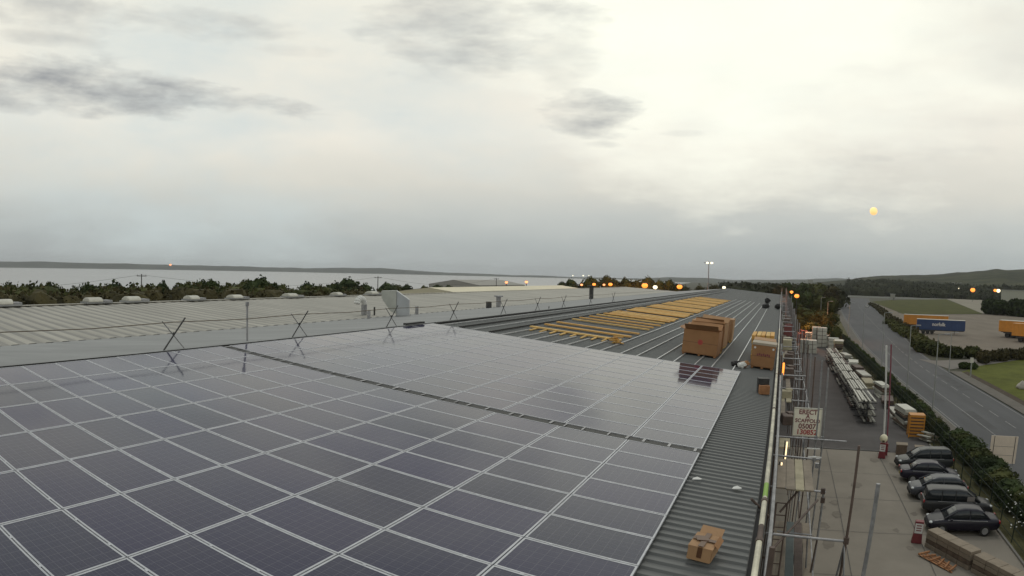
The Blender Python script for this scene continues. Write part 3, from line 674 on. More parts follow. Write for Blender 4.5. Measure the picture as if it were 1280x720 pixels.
def tree(x, y, zg, h, wd, key, label, group, cat='tree', name='tree', crown_lo=.25):
    t = empty(name, (x, y, zg), random.uniform(0, 6.28), label, cat, group)
    tr = bpy.data.objects.new('trunk', TR); COL.objects.link(tr); tr.parent = t; tr.scale = (h, h, h)
    ch = min(h*(1-crown_lo), wd*1.15) if crown_lo > .05 else h
    for nm in ('crown',):
        c = bpy.data.objects.new(nm, random.choice(CR_[key])); COL.objects.link(c); c.parent = t; c.location = (0, 0, h-ch*.48); c.scale = (wd/2*1.15, wd/2*1.15, ch/2*1.12)
    return t
# left tree belt: skyline read from the photo
tl = [(-8, 356, 'd', 26), (10, 354.5, 'o', 20), (24, 359, 'b', 18), (40, 357, 'o', 18), (58, 355.5, 'd', 22), (78, 361, 'b', 18), (96, 360, 'o', 20), (113, 356, 'd', 22), (132, 357, 'o', 18), (150, 353.5, 'd', 30), (168, 361, 'b', 16),
      (185, 358, 'o', 16), (200, 353, 'd', 22), (216, 360, 'b', 20), (236, 354, 'o', 20), (252, 352, 'd', 20), (266, 350.5, 'd', 14), (285, 356, 'o', 22), (304, 351, 'o', 20), (322, 346.5, 'd', 34), (342, 355, 'o', 18), (362, 361, 'b', 20),
      (386, 353, 'd', 16), (398, 357, 'o', 14), (416, 353, 'd', 24), (438, 348.5, 'd', 30), (456, 355, 'd', 16), (485, 353.5, 'd', 15), (497, 356.5, 'o', 10), (508, 355.5, 'd', 10), (530, 357.5, 'o', 8), (548, 356.5, 'd', 9), (560, 356, 'd', 8)]
KN = {'d': 'dark green', 'o': 'olive green', 'b': 'brownish'}
for i, (px, py, key, wpx) in enumerate(tl):
    dist = random.uniform(112, 128) if px < 470 else 190
    dist /= max(.55, math.cos(math.atan2((px-640), 790)+math.radians(0))) if False else 1
    Xp = -86-random.uniform(0, 10) if px < 470 else -150
    p = onx(px, py, Xp); d_ = (p-CC).length; wd = wpx/797*d_*1.75
    tree(Xp, p.y, G, p.z-G, max(wd, 1.6), key, f'{KN[key]} tree in the belt along the water, {ordn(i+1)} from the left', 'trees between the sheds and the water', crown_lo=.3)
# scrub filling the belt below the crowns
def scrub(name, pts, m, leaf, hgt, n, label):
    mb = MB(); per = n//len(pts)
    for (x, y, z, r) in pts:
        mb.ball((x, y, z), r*.75, 8, 5, hgt, .6)
        d = rng.normal(size=(per, 3)); d /= np.linalg.norm(d, axis=1)[:, None]; P = np.array([x, y, z])+d*r*rng.uniform(.7, 1.1, (per, 1))*np.array([1, 1, hgt])
        u = rng.normal(size=(per, 3)); u /= np.linalg.norm(u, axis=1)[:, None]; v = np.cross(u, rng.normal(size=(per, 3))); v /= np.linalg.norm(v, axis=1)[:, None]; s = leaf*rng.uniform(.5, 1.4, (per, 1))
        q = np.stack([P-u*s, P+v*s, P+u*s, P-v*s*.8], 1).reshape(-1, 3); i0 = len(mb.v); mb.v += [tuple(a) for a in q]; mb.f += [(i0+4*j, i0+4*j+1, i0+4*j+2, i0+4*j+3) for j in range(per)]
    return tag(mb.build(name, m), label, name.replace('_', ' '), kind='stuff')
pts = []
for i in range(150):
    px = random.uniform(-25, 478); Xp = -70-random.uniform(0, 14); p = onx(px, 362, Xp); z = onx(px, random.uniform(362, 372), Xp).z
    pts.append((Xp, p.y, z-1.7, random.uniform(1.6, 3.2)))
scrub('scrub', pts, leaf_b, .28, .8, 15000, 'brown and olive scrub below the tree belt')
pts = []
for i in range(120):
    px = random.uniform(-25, 478); Xp = -77-random.uniform(0, 10); p = onx(px, 362, Xp); z = onx(px, random.uniform(359, 370), Xp).z
    pts.append((Xp, p.y, z-1.7, random.uniform(1.6, 3.4)))
scrub('scrub', pts, leaf_o, .28, .8, 12000, 'olive scrub filling the belt between the trees')
# dark clump behind the roof end
for i, (px, py, wpx) in enumerate([(704, 353, 14), (714, 349, 22), (728, 353, 14), (741, 347.5, 24), (757, 345.5, 18), (768, 349, 20), (783, 348, 22), (797, 350, 18), (812, 346, 26), (826, 350, 20), (836, 349.5, 18), (846, 354, 16)]):
    dd = 262; p = atd(px, py, dd); wd = wpx/797*dd*1.2
    tree(p.x, p.y, G, p.z-G, wd, 'd', f'dark tree behind the roof end among orange lamps, {ordn(i+1)} from the left', 'dark trees beyond the roof end', crown_lo=.2)
for i, (px, py, wpx) in enumerate([(858, 357.5, 16), (876, 356.5, 20), (893, 356, 20)]):
    p = atd(px, py, 300); tree(p.x, p.y, G, p.z-G, wpx/797*330, 'b', f'low brownish bush mass just beyond the roof end, {ordn(i+1)} from the left', 'low bushes beyond the roof end', crown_lo=.1)
# trees between the building and the road
mid_t = [(985, 353, 'd', 20, 260), (1004, 353, 'd', 24, 330), (1022, 355, 'o', 26, 330), (975, 357, 'b', 14, 240), (1040, 357, 'b', 20, 300), (1008, 364, 'd', 26, 215), (1024, 368, 'o', 26, 215), (992, 372, 'd', 20, 200), (1038, 372, 'o', 18, 220), (1006, 383, 'd', 30, 178), (1026, 388, 'o', 26, 172), (1038, 392, 'o', 18, 165), (1000, 394, 'd', 22, 168),
         (1016, 402, 'd', 26, 158), (1032, 405, 'd', 22, 152), (1044, 408, 'o', 16, 146)]
for i, (px, py, key, wpx, dd) in enumerate(mid_t):
    p = atd(px, py, dd); tree(p.x, p.y, G, p.z-G, wpx/797*dd*1.25, key, f'{KN[key]} tree between scaffold and road, {ordn(i+1)} counting from the far end', 'trees between the scaffold and the road', crown_lo=.12)
# hedge shrubs along the fence
i = 0; y = 9.0
while y < 150:
    i += 1; h = random.uniform(2.3, 3.1) if y > 44 else random.uniform(2.2, 3.4)
    if y < 20: h = 2.2
    if 25 < y < 45: h = random.uniform(1.5, 1.9)
    if y > 44: h = random.uniform(1.4, 1.9)
    x = 17.3+random.uniform(-.15, .15)+(1.0 if y < 44 else 0)
    tree(x, y, G, h, 1.9 if y > 44 else 3.0, 'd' if i % 3 else 'o', f'dark bushy shrub in the hedge by the fence, {ordn(i)} counting away from the camera', 'shrubs along the yard fence', 'shrub', 'hedge_shrub', .0)
    y += 1.9 if y < 60 else 2.2
fl = MB()
for k_ in range(26):
    p = onz(random.uniform(1255, 1282), random.uniform(612, 660), -7.6); fl.ball((p.x+.2, p.y, p.z+random.uniform(-.3, .2)), random.uniform(.03, .055), 6, 4, .6)
tag(fl.build('shrub_blossom', white), 'white blossoms on the shrub beyond the parked cars', 'flowers', kind='stuff')
# hedges at the lorry park
def hedgerow(pxs, zt, wdt, m, label, leaf=.3, n=5000):
    pts = []
    W = [onz(x, y_, G) for x, y_ in pxs]
    for a, b in zip(W[:-1], W[1:]):
        L_ = (b-a).length; k_ = max(1, int(L_/(wdt*.45)))
        for j in range(k_): p = a.lerp(b, (j+random.random())/k_); pts.append((p.x+random.uniform(-.3, .3)*wdt, p.y+random.uniform(-.3, .3)*wdt, G+zt*.45, wdt*.5*random.uniform(.7, 1.15)))
    mb_o = scrub('hedgerow', pts, m, leaf, zt/wdt, n, label); del mb_o['kind']; tag(mb_o, label, 'hedge'); return mb_o
hedgerow([(1088, 381), (1100, 388), (1112, 399), (1126, 409), (1140, 418)], 1.9, 3.2, leaf_b, 'brown hedge between the bending road and the pale track', .4)
hedgerow([(1112, 405), (1130, 417), (1150, 430), (1168, 439), (1180, 443)], 2.0, 3.6, leaf_o, 'dark hedge between the road and the parked trailers', .35)
hedgerow([(1150, 437), (1165, 444), (1185, 447), (1210, 446.5), (1222, 446)], 2.2, 3.6, leaf_o, 'olive hedge strip at the corner of the lorry park entrance', .3)
hedgerow([(1226, 455), (1240, 452), (1258, 450), (1275, 449), (1290, 449)], 2.4, 2.6, leaf_b, 'reddish brown hedge behind the roadside lawn', .22)
hedgerow([(1232, 392), (1250, 394), (1270, 396), (1300, 397)], 9, 11, leaf_d, 'tall dark thicket beyond the orange lorries', .8, 9000)
hedgerow([(1200, 461), (1208, 460), (1212, 461)], 1.2, 2.2, leaf_d, 'small dark bush at the lawn corner by the entrance', .2, 1500)
# woodland on the hills and the plain
pts = []
for k_ in range(900):
    px = random.uniform(905, 1290); dd = random.uniform(380, 1500)
    if px < 1045: dd = random.uniform(300, 1200)
    else: dd = random.uniform(820, float(np.interp(px, (1045, 1090, 1210), (1500, 1400, 1060))))
    p = atd(px, 350, dd); zb_ = G
    if dd > 900 and px > 1060:
        zb_ = G+max(0, (dd-900)/1000)*(CC.z+ray(px, float(np.interp(px, (1060, 1250, 1290), (349, 337, 336)))).z*1900-G)*.95
    pts.append((p.x, p.y, zb_+3, random.uniform(6, 12)))
scrub('woodland', pts, mat('woodland_leaves', (.016, .021, .010), .95, spec=.1, col2=(.045, .047, .024), var=.3, vs=.03), 1.3, .8, 45000, 'dark woodland covering the plain and lower hillside')

# ------------------------------------------------------------------ scaffold
scf = empty('scaffold', (2.2, -5, G), 0, 'long tube scaffold standing against the gutter side of the warehouse', 'scaffold')
def sp(mb, name, m, **k): return pb(mb, name, m, scf, **k)
XI, XO = 1.70, 2.90
bays = [-8, -5, -1.9, 1.1, 4.0, 6.9]+[9.9+3*i for i in range(18)]+[66+5*i for i in range(25)]
for i, y in enumerate(bays):
    top = random.uniform(.9, 1.35) if y < 60 else random.uniform(.9, 2.2)
    if -6 < y < 5: top = .2 if y < -4 else -.3
    r_ = .03 if y < 40 else .045
    if abs(y-4.0) > .1: sp(MB().tube((XI, y, G), (XI+random.uniform(-.03, .03), y, top), r_), 'standard', galv if i % 3 else rust)
    if abs(y-4.0) > .1 and abs(y-6.9) > .1: sp(MB().tube((XO+(.3 if i == 2 else 0), y, G), (XO+(.3 if i == 2 else 0), y, .87 if i == 2 else top-(0 if y > 8 else .7))if True else None, .027 if y < 40 else .045) if True else None, 'standard', galv if i % 2 else rust)
sp(MB().tube((2.94, 6.5, G), (2.94, 6.5, 1.42), .027), 'standard', galv); sp(MB().tube((3.16, 6.6, G), (3.16, 6.6, 1.2), .027), 'standard', galv)
sp(MB().tube((3.12, -5.0, G), (3.12, -5.0, 1.1), .032), 'standard', galv)
tz = -1.0
for i, y in enumerate(bays):
    xr = 3.25 if i == 2 else (2.95 if i != 5 else 3.9)
    if i == 5: y = 6.3
    if i == 0: continue
    sp(MB().tube((XI-.08, y+.06, tz), (xr, y, tz-.02), .027 if y < 40 else .04), 'transom', galv)
    if y > 8 and i % 2: sp(MB().tube((XI-.05, y+.1, .0), (xr-.2, y+.1, .0), .03), 'transom', galv)
for (x, z, m, r_) in ((XI+.02, -.92, galv, .027), (1.67, .42, galv, .03), (XI+.02, -3.0, galv, .027), (XO, -1.08, galv, .027), (XO, -3.05, galv, .027), (XO, -5.1, rust, .027)):
    y0 = -22 if z > -2 and x < 2 else 9.0
    if z < -2: y0 = -8
    sp(MB().tube((x, y0, z), (x, 188, z), r_), 'ledger', m)
# cream guard rail built of joined tubes with a green band
gy = -22
segs = [(-22, -6.4, creamtube), (-6.4, -5.9, rust), (-5.9, -4.75, creamtube), (-4.75, -4.1, greentape), (-4.1, 2, creamtube), (2, 8, creamtube), (8, 30, creamtube), (30, 60, galv), (60, 188, galv)]
for a, b, m in segs: sp(MB().tube((1.535, a, .70), (1.535, b, .70), .038, 12), 'guard_rail', m)
for y in (-6.4, -4.9, 2.0, 8.0): sp(MB().tube((1.535, y-.05, .70), (1.535, y+.05, .70), .05, 10), 'coupler', rust)
sp(MB().tube((1.28, -2.5, -.1), (1.72, -2.3, -.55), .026), 'tie_tube', rust)
# braces
a = onz(955, 697, -1.05); b = onz(1022, 625, -1.05)
sp(MB().tube(a, b, .026), 'brace', rust)
a = onz(975, 640, -1.6); b = onz(998, 613, -1.15); sp(MB().tube(a, b, .026), 'brace', rust)
sp(MB().tube((XO+.28, -1.9, -1.1), (XO+.1, -1.2, -5), .024), 'brace', galv); sp(MB().tube((XO+.28, -1.9, -1.1), (XO+.75, -2.9, -5), .018), 'brace', galv)
sp(MB().tube((XO, 1.1, -2.2), (XO-.2, .2, -5), .024), 'brace', rust); sp(MB().tube((XO-.25, 1.1, -2.1), (XO+.02, 1.1, -5), .02), 'brace', galv)
sp(MB().tube((1.9, 1.0, -2.05), (2.75, 1.0, -2.08), .02), 'brace', galv)
for i in range(9): sp(MB().tube((XO, 12+6*i, -5), (XO, 15+6*i, -.9), .027), 'brace', rust if i % 2 else galv)
# working platforms of boards
for j in range(4):
    m = (board, board, boardy, board)[j]
    sp(MB().box((1.78+.225*j+.09, 2.25, -.965), (.21, 2.6+random.uniform(-.1, .1), .04)), 'board', m, bevel=.004)
for j, m in enumerate((board, board, boardb, rust, board)):
    sp(MB().box((1.78+.225*j+.09, 0.2, -3.0), (.21, 8, .04)), 'board', m, bevel=.004)
for k in range(17):
    y = 9+3.0*k+1.5
    for j in range(2):
        if (k*3+j) % 5 == 1: continue
        sp(MB().box((1.84+.225*j+random.uniform(-.03, .03), y, -.96+random.uniform(-.02, .05)), (.21, 2.9, .04)), 'board', random.choice((board, boardy, board, rust)))
# ladder
ld = MB()
for x in (1.80, 2.06): ld.tube((x, .9, -1.3), (x+.02, -.1, -5.2), .022)
for k in range(14): u = k/14; ld.tube((1.80, .9-u, -1.3-3.9*u), (2.06, .9-u, -1.3-3.9*u), .014)
tag(ld.build('ladder', rust), 'rusty steel ladder hanging inside the scaffold below the boards', 'ladder')
# couplers
for (x, y, z) in ((2.88, 1.1, -1.0), (2.9, 1.1, -1.22), (3.2, -1.9, -1.0), (1.72, -1.8, -1.0), (2.92, 6.4, -1.0), (3.14, 6.5, -1.02), (2.75, 3.6, -.9), (2.8, 3.0, -.92)):
    sp(MB().box((x, y, z), (.1, .1, .13)), 'coupler', rust if y < 2 else galv)
for (y, z) in ((3.0, -.7), (3.9, -.7)): sp(MB().box((2.72, y, z), (.36, .035, .03)), 'clip', white)
# plywood sheet, sacks and clutter on the far lifts
tag(MB().box((1.93, 5.2, -.92), (.32, 1.1, .05)).build('plywood_sheet', boardy), 'small pale plywood sheet lying on the scaffold near the sign', 'plywood')
cl_ = [(1.98, 13.2, -.8, .5, .6, .3, boardy, 'pale'), (2.0, 8.2, -.8, .42, .8, .3, rust, 'brown'), (2.1, 19, -.7, .6, 1.2, .5, rust, 'dark brown'), (2.2, 25, -.7, .6, 1, .6, rust, 'rusty brown'), (2.1, 33, -.6, .8, 1.6, .7, boardy, 'straw coloured'), (2.3, 46, -.6, .8, 1.5, .9, mat('dull_red_wrap', (.16, .05, .045), .8), 'dull red'), (2.3, 55, -.5, .8, 2, 1, rust, 'russet')]
for i, (x, y, z, a_, b_, c_, m, cn) in enumerate(cl_):
    mb = MB().box((x, y, z), (a_, b_, c_), random.uniform(-.2, .2), 0, .85).box((x+.1, y+b_*.3, z+c_*.5), (a_*.6, b_*.4, c_*.3), .4)
    tag(mb.build('material_bundle', m, bevel=.03), f'{cn} bundle of building material on the scaffold boards, {ordn(i+1)} along', 'bundle', 'bundles on the scaffold')
# orange work lamp and two glowing yellow tubes on the scaffold
for i, (px, py, X_, h, lab) in enumerate(((979, 461, 1.86, .42, 'lit orange work lamp on the scaffold near the stacked cartons'), (982.5, 563, 1.95, .5, 'glowing yellow tube under the sign inside the scaffold'), (976, 586, 1.9, .34, 'glowing yellow tube beside the scaffold boards'))):
    y_ = (9.0, 4.4, 2.9)[i]; p = ony(px, py, y_)
    t = empty('scaffold_glow', tuple(p), 0, lab, 'lamp'); MB().tube((0, 0, -h/2), (0.01, 0, h/2), .02 if i else .035, 8).build('glow_tube', sod if i == 0 else mat('warm_glow_tube', (1, .8, .5), .5, emis=(1, .75, .42), estr=1.6), t); MB().box((-.05, .03, 0), (.03, .06, h*1.1)).build('glow_backing', darkst, t)
# sign board
def text(s, size, loc, rot, m, parent, name='lettering'):
    cu = bpy.data.curves.new(name, 'FONT'); cu.body = s; cu.size = size; cu.align_x = 'CENTER'; cu.align_y = 'CENTER'; cu.extrude = .002; cu.offset = size*.022
    tmp = bpy.data.objects.new('tmp', cu); COL.objects.link(tmp); dg = bpy.context.evaluated_depsgraph_get(); me = bpy.data.meshes.new_from_object(tmp.evaluated_get(dg)); bpy.data.objects.remove(tmp)
    o = bpy.data.objects.new(name, me); COL.objects.link(o); me.materials.clear(); me.materials.append(m); o.location = loc; o.rotation_euler = rot; o.parent = parent; return o
SY = 7.35
c0 = ony(994, 509, SY); c1 = ony(1029, 512, SY); c2 = ony(1024, 547, SY); c3 = ony(990, 543, SY)
cw = ((c1-c0).length+(c2-c3).length)/2; chh = ((c3-c0).length+(c2-c1).length)/2; cen = (c0+c1+c2+c3)/4
sg = empty('sign_board', tuple(cen), 0, 'white scaffolding sign with maroon lettering and a phone number hung on the scaffold', 'sign')
MB().box((0, 0, 0), (cw, .03, chh)).build('board_panel', mat('sign_white', (.78, .74, .62), .6, var=.08, vs=3), sg)
MB().box((0, -.008, chh/2), (cw+.03, .05, .03)).box((0, -.008, -chh/2), (cw+.03, .05, .03)).box((-cw/2, -.008, 0), (.03, .05, chh)).box((cw/2, -.008, 0), (.03, .05, chh)).build('board_frame', whitewrap, sg)
for s, z, sz, m in (('ERECT', .36, .23, mauve), ('A', .21, .20, mauve), ('SCAFFOLD', .05, .185, mauve), ('05007', -.15, .25, mauve), ('130852', -.36, .25, redprint)):
    text(s, sz*chh, (0, -.022, z*chh), (rad(90), 0, 0), m, sg)
# ------------------------------------------------------------------ fence along the yard
fe = empty('mesh_fence', (16.2, 0, G), 0, 'dark green mesh fence between the yard and the roadside hedge', 'fence')
pn = MB()
for k in range(64):
    y = 6+2.5*k
    for z in (.3, .9, 1.5, 2.1): pn.tube((16.25, y, G+z), (16.25, y+2.5, G+z), .02, 4)
    for j in range(12): pn.tube((16.25, y+j*.208, G+.05), (16.25, y+j*.208, G+2.3), .008, 3)
pb(pn, 'mesh_panel', mesh_g, fe)
for k in range(64): pb(MB().tube((16.25, 6+2.5*k, G), (16.25, 6+2.5*k, G+2.4), .035, 6), 'fence_post', mesh_g, fe)
struct(MB().box((15.95, 15, G+.06), (.14, 58, .12)).build('yard_kerb', MATS['kerb_stone']))
# ------------------------------------------------------------------ street lamps
def street_lamp(px, pyb, pyt, X_, label, arm=0, lit=False):
    b = onz(px, pyb, G) if X_ is None else None
    if X_ is not None:
        y_ = onz(px, pyb, G).y; b = Vector((X_, y_, G))
    hz = atd(px, pyt, math.hypot(b.x-CC.x, b.y-CC.y)).z-G; hz = max(3, hz)
    t = empty('street_lamp', tuple(b), 0, label, 'street lamp', 'street lamps along the road')
    MB().tube((0, 0, 0), (0, 0, hz), .085, 8, .05).build('post', polem, t); MB().tube((0, 0, 0), (0, 0, 1.1), .12, 8).build('base', polem, t)
    MB().tube((0, 0, hz), (.7, 0, hz+.12), .035, 6).build('arm', polem, t); MB().box((.95, 0, hz+.12), (.6, .2, .12)).build('lantern', galv, t)
    return t
for (px, pb_, pt, X_, lab) in ((1179, 532, 419, 18.0, 'slim grey street lamp behind the hedge nearest the white roadside panel'), (1127, 503, 407, 17.6, 'slim grey street lamp behind the hedge near the tall white pole'), (1097, 473, 391, 17.4, 'slim grey street lamp behind the hedge abreast of the steel racks'), (1075, 449, 385, 17.4, 'slim grey street lamp behind the hedge, third counting toward the distance'),
                           (1059, 431, 379, 17.6, 'slim grey street lamp left of the bend in the road'), (1033, 424, 377, None, 'pale slim street lamp just behind the white wrapped packs'), (1025, 412, 372, None, 'pale slim street lamp among the trees left of the road'),
                           (1186, 466, 416, None, 'slim grey street lamp at the lorry park entrance')):
    street_lamp(px, pb_, pt, X_, lab)
# ------------------------------------------------------------------ lit lamps
def lamp_mast(px, py, dist, r, m, label, zg=G, name='lamp_mast', cross=0):
    p = atd(px, py, dist); t = empty(name, (p.x, p.y, zg), 0, label, 'lamp', 'lit lamps in the distance')
    h = p.z-zg; MB().tube((0, 0, 0), (0, 0, h-r*.5), .16 if dist > 150 else .07, 6).build('post', darkst, t)
    MB().ball((0, 0, h), r, 12, 8, .8).build('lamp_head', m, t, smooth=True); MB().tube((0, 0, h+r*.72), (0, 0, h+r*.95), r*.75, 10, r*.3).build('lamp_hood', darkst, t)
    if cross: MB().box((0, 0, h+.5), (cross, .2, .2)).build('crossbar', darkst, t)
for (px, py, d_, r, m, lab) in ((633, 353, 235, .55, sodlow, 'small warm lamp above the cream roof, left of two'), (658, 352.5, 238, .6, sodlow, 'small warm lamp above the cream roof, right of two'), (727, 356, 240, .5, sodlow, 'small orange lamp in front of the dark clump, leftmost there'),
        (742.5, 355.5, 240, .65, sod, 'orange lamp in the dark clump beside the tall dark flue'), (755, 356, 240, .5, sodlow, 'smallest orange lamp in the dark clump, between two brighter ones'), (763, 355.5, 240, .75, sod, 'bright orange lamp in the middle of the dark clump'),
        (806, 357, 236, 1.15, sod, 'brightest orange lamp against the dark trees'), (819, 359, 232, .85, whl, 'bright yellowish lamp just right of the brightest orange one'), (849.5, 358.5, 234, 1.0, sod, 'bright orange lamp standing before the pale water'),
        (905, 359.5, 215, .6, whl, 'small white lamp at the far roof ridge end'), (716, 344.5, 1800, 1.8, whl, 'tiny white light over the water, leftmost of three'), (729, 344.5, 1800, 2.0, whl, 'tiny white light over the water, middle of three'), (736, 344.5, 1800, 1.3, whl, 'tiny white light over the water, rightmost of three'),
        (989.5, 365, 150, .38, sod, 'small orange street light above the dark trees by the scaffold'), (996, 370, 140, .52, sod, 'bright orange street light above the dark trees by the scaffold'),
        (1216, 362.5, 700, 2.6, sod, 'bright pinkish orange light on the hillside left of the pale long shed'), (1244, 363, 700, 1.8, sod, 'smaller double light at the end of the pale long shed, left half'), (1248, 363.5, 705, 2.2, whl, 'white light at the left end of the pale long shed'),
        (213, 331, 4600, 8, sodlow, 'tiny reddish light on the far shore'), (1198.5, 360.5, 900, .8, whl, 'faint white light on the wooded plain')):
    lamp_mast(px, py, d_, r, m, lab)
# tall mast with two floodlights
p = atd(886, 328.5, 230); t = empty('floodlight_mast', (p.x, p.y, G), 0, 'tall lighting mast with two lit floodlights beyond the roof end', 'lamp')
MB().tube((0, 0, 0), (0, 0, p.z-G+.6), .25, 8, .14).build('post', galv, t); MB().box((0, 0, p.z-G), (3.6, .2, .2), .4).build('crossbar', darkst, t)
for s in (-1, 1): MB().ball((.75*s+.3, .2*s, p.z-G-.05), .55, 10, 7, .6).build('floodlight', whl, t)
# low glow of real light: two sodium lamps light the trees around them
for (px, py, d_, e) in ((997, 382, 157, 5000), (806, 358, 247, 14000), (763, 357, 250, 4000)):
    p = atd(px, py, d_); li = bpy.data.lights.new('sodium_light', 'POINT'); li.energy = e; li.color = (1, .32, .08); li.shadow_soft_size = .6; lo = bpy.data.objects.new('sodium_light', li); COL.objects.link(lo); lo.location = p+Vector((0, -1.6, 0))
# ------------------------------------------------------------------ telegraph poles and wires
tp = []
for (px, pyt, pyb, dist, lab) in ((177, 342.5, 358, 170, 'dark telegraph pole above the tree belt at the left'), (472.5, 345.5, 360, 230, 'dark telegraph pole above the tree belt near the big metal cowl'), (620.5, 347.5, 352, 300, 'small telegraph pole above the cream shed roof')):
    p = atd(px, pyt, dist); t = empty('telegraph_pole', (p.x, p.y, G), .8, lab, 'pole', 'telegraph poles along the shore'); h = p.z-G
    MB().tube((0, 0, 0), (0, 0, h), .17, 6, .13).build('post', wood_pole, t); MB().box((0, 0, h-.5), (2.6, .16, .16)).build('crossarm', wood_pole, t)
    for s in (-1, 0, 1): MB().tube((s*1.1, 0, h-.4), (s*1.1, 0, h-.05), .06, 6).build('insulator', galv, t)
    tp.append(Vector((p.x, p.y, p.z-.2)))
ends = [tp[0]+(tp[0]-tp[1])*.8, tp[0], tp[1], tp[2]]
for i, (a, b) in enumerate(zip(ends[:-1], ends[1:])):
    pts = [a.lerp(b, u)-Vector((0, 0, 3.0*math.sin(math.pi*u))) for u in np.linspace(0, 1, 12)]
    tag(MB().path(pts, .03, 4).build('overhead_wire', wood_pole), ('thin wire sagging from the left edge to the left telegraph pole', 'thin wire sagging between the left and middle telegraph poles', 'thin wire sagging between the middle and small telegraph poles')[i], 'wire')
# ------------------------------------------------------------------ cars
def car(name, cx, cy, rz, Lc, Hc, kind, colr, label, lit=None):
    t = empty(name, (cx, cy, G+.004), rz, label, 'car', 'cars parked side by side in the yard')
    pm = mat('car_paint_'+'%d' % int(colr[0]*1e4), tuple(c*.8 for c in colr), .40, .0, coat=.18, spec=.32)
    hw = .88
    # stations x (rear -> front): z bottom, z belt, half width
    if kind == 'saloon': st = [(-.5, .45, .80, .70), (-.485, .34, .92, .80), (-.40, .26, 1.0, .87), (-.15, .2, 1.0, .90), (.12, .2, .98, .90), (.25, .2, .93, .89), (.40, .24, .84, .86), (.475, .3, .70, .78), (.5, .38, .60, .68)]
    else: st = [(-.5, .42, .92, .76), (-.485, .32, 1.02, .84), (-.42, .25, 1.06, .88), (-.15, .2, 1.05, .90), (.14, .2, 1.03, .90), (.27, .2, .98, .89), (.40, .24, .90, .86), (.475, .3, .76, .78), (.5, .38, .64, .68)]
    def loft(rings, name_, m_, par, smooth=True, sub=0):
        mb = MB(); n = len(rings[0]); 
        for r_ in rings: mb.v += r_
        for i in range(len(rings)-1):
            for k in range(n): mb.f.append((i*n+k, i*n+(k+1) % n, (i+1)*n+(k+1) % n, (i+1)*n+k))
        mb.f.append(tuple(range(n))[::-1]); mb.f.append(tuple((len(rings)-1)*n+k for k in range(n)))
        o = mb.build(name_, m_, par, smooth=smooth)
        if sub: s = o.modifiers.new('s', 'SUBSURF'); s.levels = s.render_levels = sub
        return o
    rings = []
    for (x, zb, zt, w_) in st:
        h = zt-zb; half = [(w_*.86, zb), (w_*.98, zb+h*.16), (w_*1.01, zb+h*.5), (w_*.985, zb+h*.78), (w_*.88, zt), (w_*.4, zt+.02)]
        rings.append([(x*Lc, y_, z_) for y_, z_ in half]+[(x*Lc, -y_, z_) for y_, z_ in half[::-1]])
    loft(rings, 'body', pm, t, sub=2)
    H = Hc; bz = .93 if kind == 'saloon' else 1.0
    if kind == 'saloon': cab = [(-.36, bz-.02, .72, bz), (-.24, bz-.02, .74, H-.12), (-.16, bz-.02, .76, H-.02), (.02, bz-.02, .76, H), (.12, bz-.02, .75, H-.08), (.29, bz-.06, .70, bz-.03)]
    elif kind == 'estate': cab = [(-.475, bz-.02, .74, bz+.1), (-.44, bz-.02, .76, H-.1), (-.38, bz-.02, .77, H), (.0, bz-.02, .78, H), (.11, bz-.02, .76, H-.08), (.30, bz-.05, .70, bz-.02)]
    else: cab = [(-.46, bz-.02, .72, bz+.05), (-.36, bz-.02, .75, H-.1), (-.26, bz-.02, .76, H), (.02, bz-.02, .76, H), (.13, bz-.02, .75, H-.1), (.31, bz-.05, .70, bz-.02)]
    rg = []
    for (x, z0, w_, z1) in cab:
        k = (z1-z0)/(H-bz+.02); wt = w_*(1-.2*k); rg.append([(x*Lc, w_+.02, z0), (x*Lc, wt, max(z1, z0+.02)), (x*Lc, wt*.5, max(z1, z0+.02)+.02), (x*Lc, -wt*.5, max(z1, z0+.02)+.02), (x*Lc, -wt, max(z1, z0+.02)), (x*Lc, -w_-.02, z0)])
    loft(rg, 'windows', glassd, t, smooth=True)
    # roof skin follows the top points of the cabin
    rf = MB(); top = [c for c in cab if c[3] > bz+.3*(H-bz)]
    for (x, z0, w_, z1) in top:
        k = (z1-z0)/(H-bz+.02); wt = w_*(1-.2*k)*1.02; rf.v += [(x*Lc, wt, z1-.03), (x*Lc, wt*.97, z1+.015), (x*Lc, wt*.5, z1+.04), (x*Lc, -wt*.5, z1+.04), (x*Lc, -wt*.97, z1+.015), (x*Lc, -wt, z1-.03)]
    for i in range(len(top)-1):
        for k in range(5): rf.f.append((i*6+k, (i+1)*6+k, (i+1)*6+k+1, i*6+k+1))
    rf.build('roof', pm, t, smooth=True)
    # pillars
    for s in (-1, 1):
        for (xa, xb) in ((top[-1][0], cab[-1][0]), (top[0][0], cab[0][0])):
            MB().tube((xa*Lc, s*cab[2][2]*.82, H-.1), (xb*Lc*.995, s*(cab[-1][2]+.02), bz), .035, 6).build('pillar', pm, t)
        for xm in (-.06,)+((-.25,) if kind == 'estate' else ()): MB().tube((xm*Lc, s*.64, H-.03), (xm*Lc, s*.79, bz-.02), .035, 6).build('pillar', pm, t)
    for s in (-1, 1): MB().box((-.03*Lc, s*.895, bz-.015), (.55*Lc, .02, .025)).build('window_trim', alu, t)
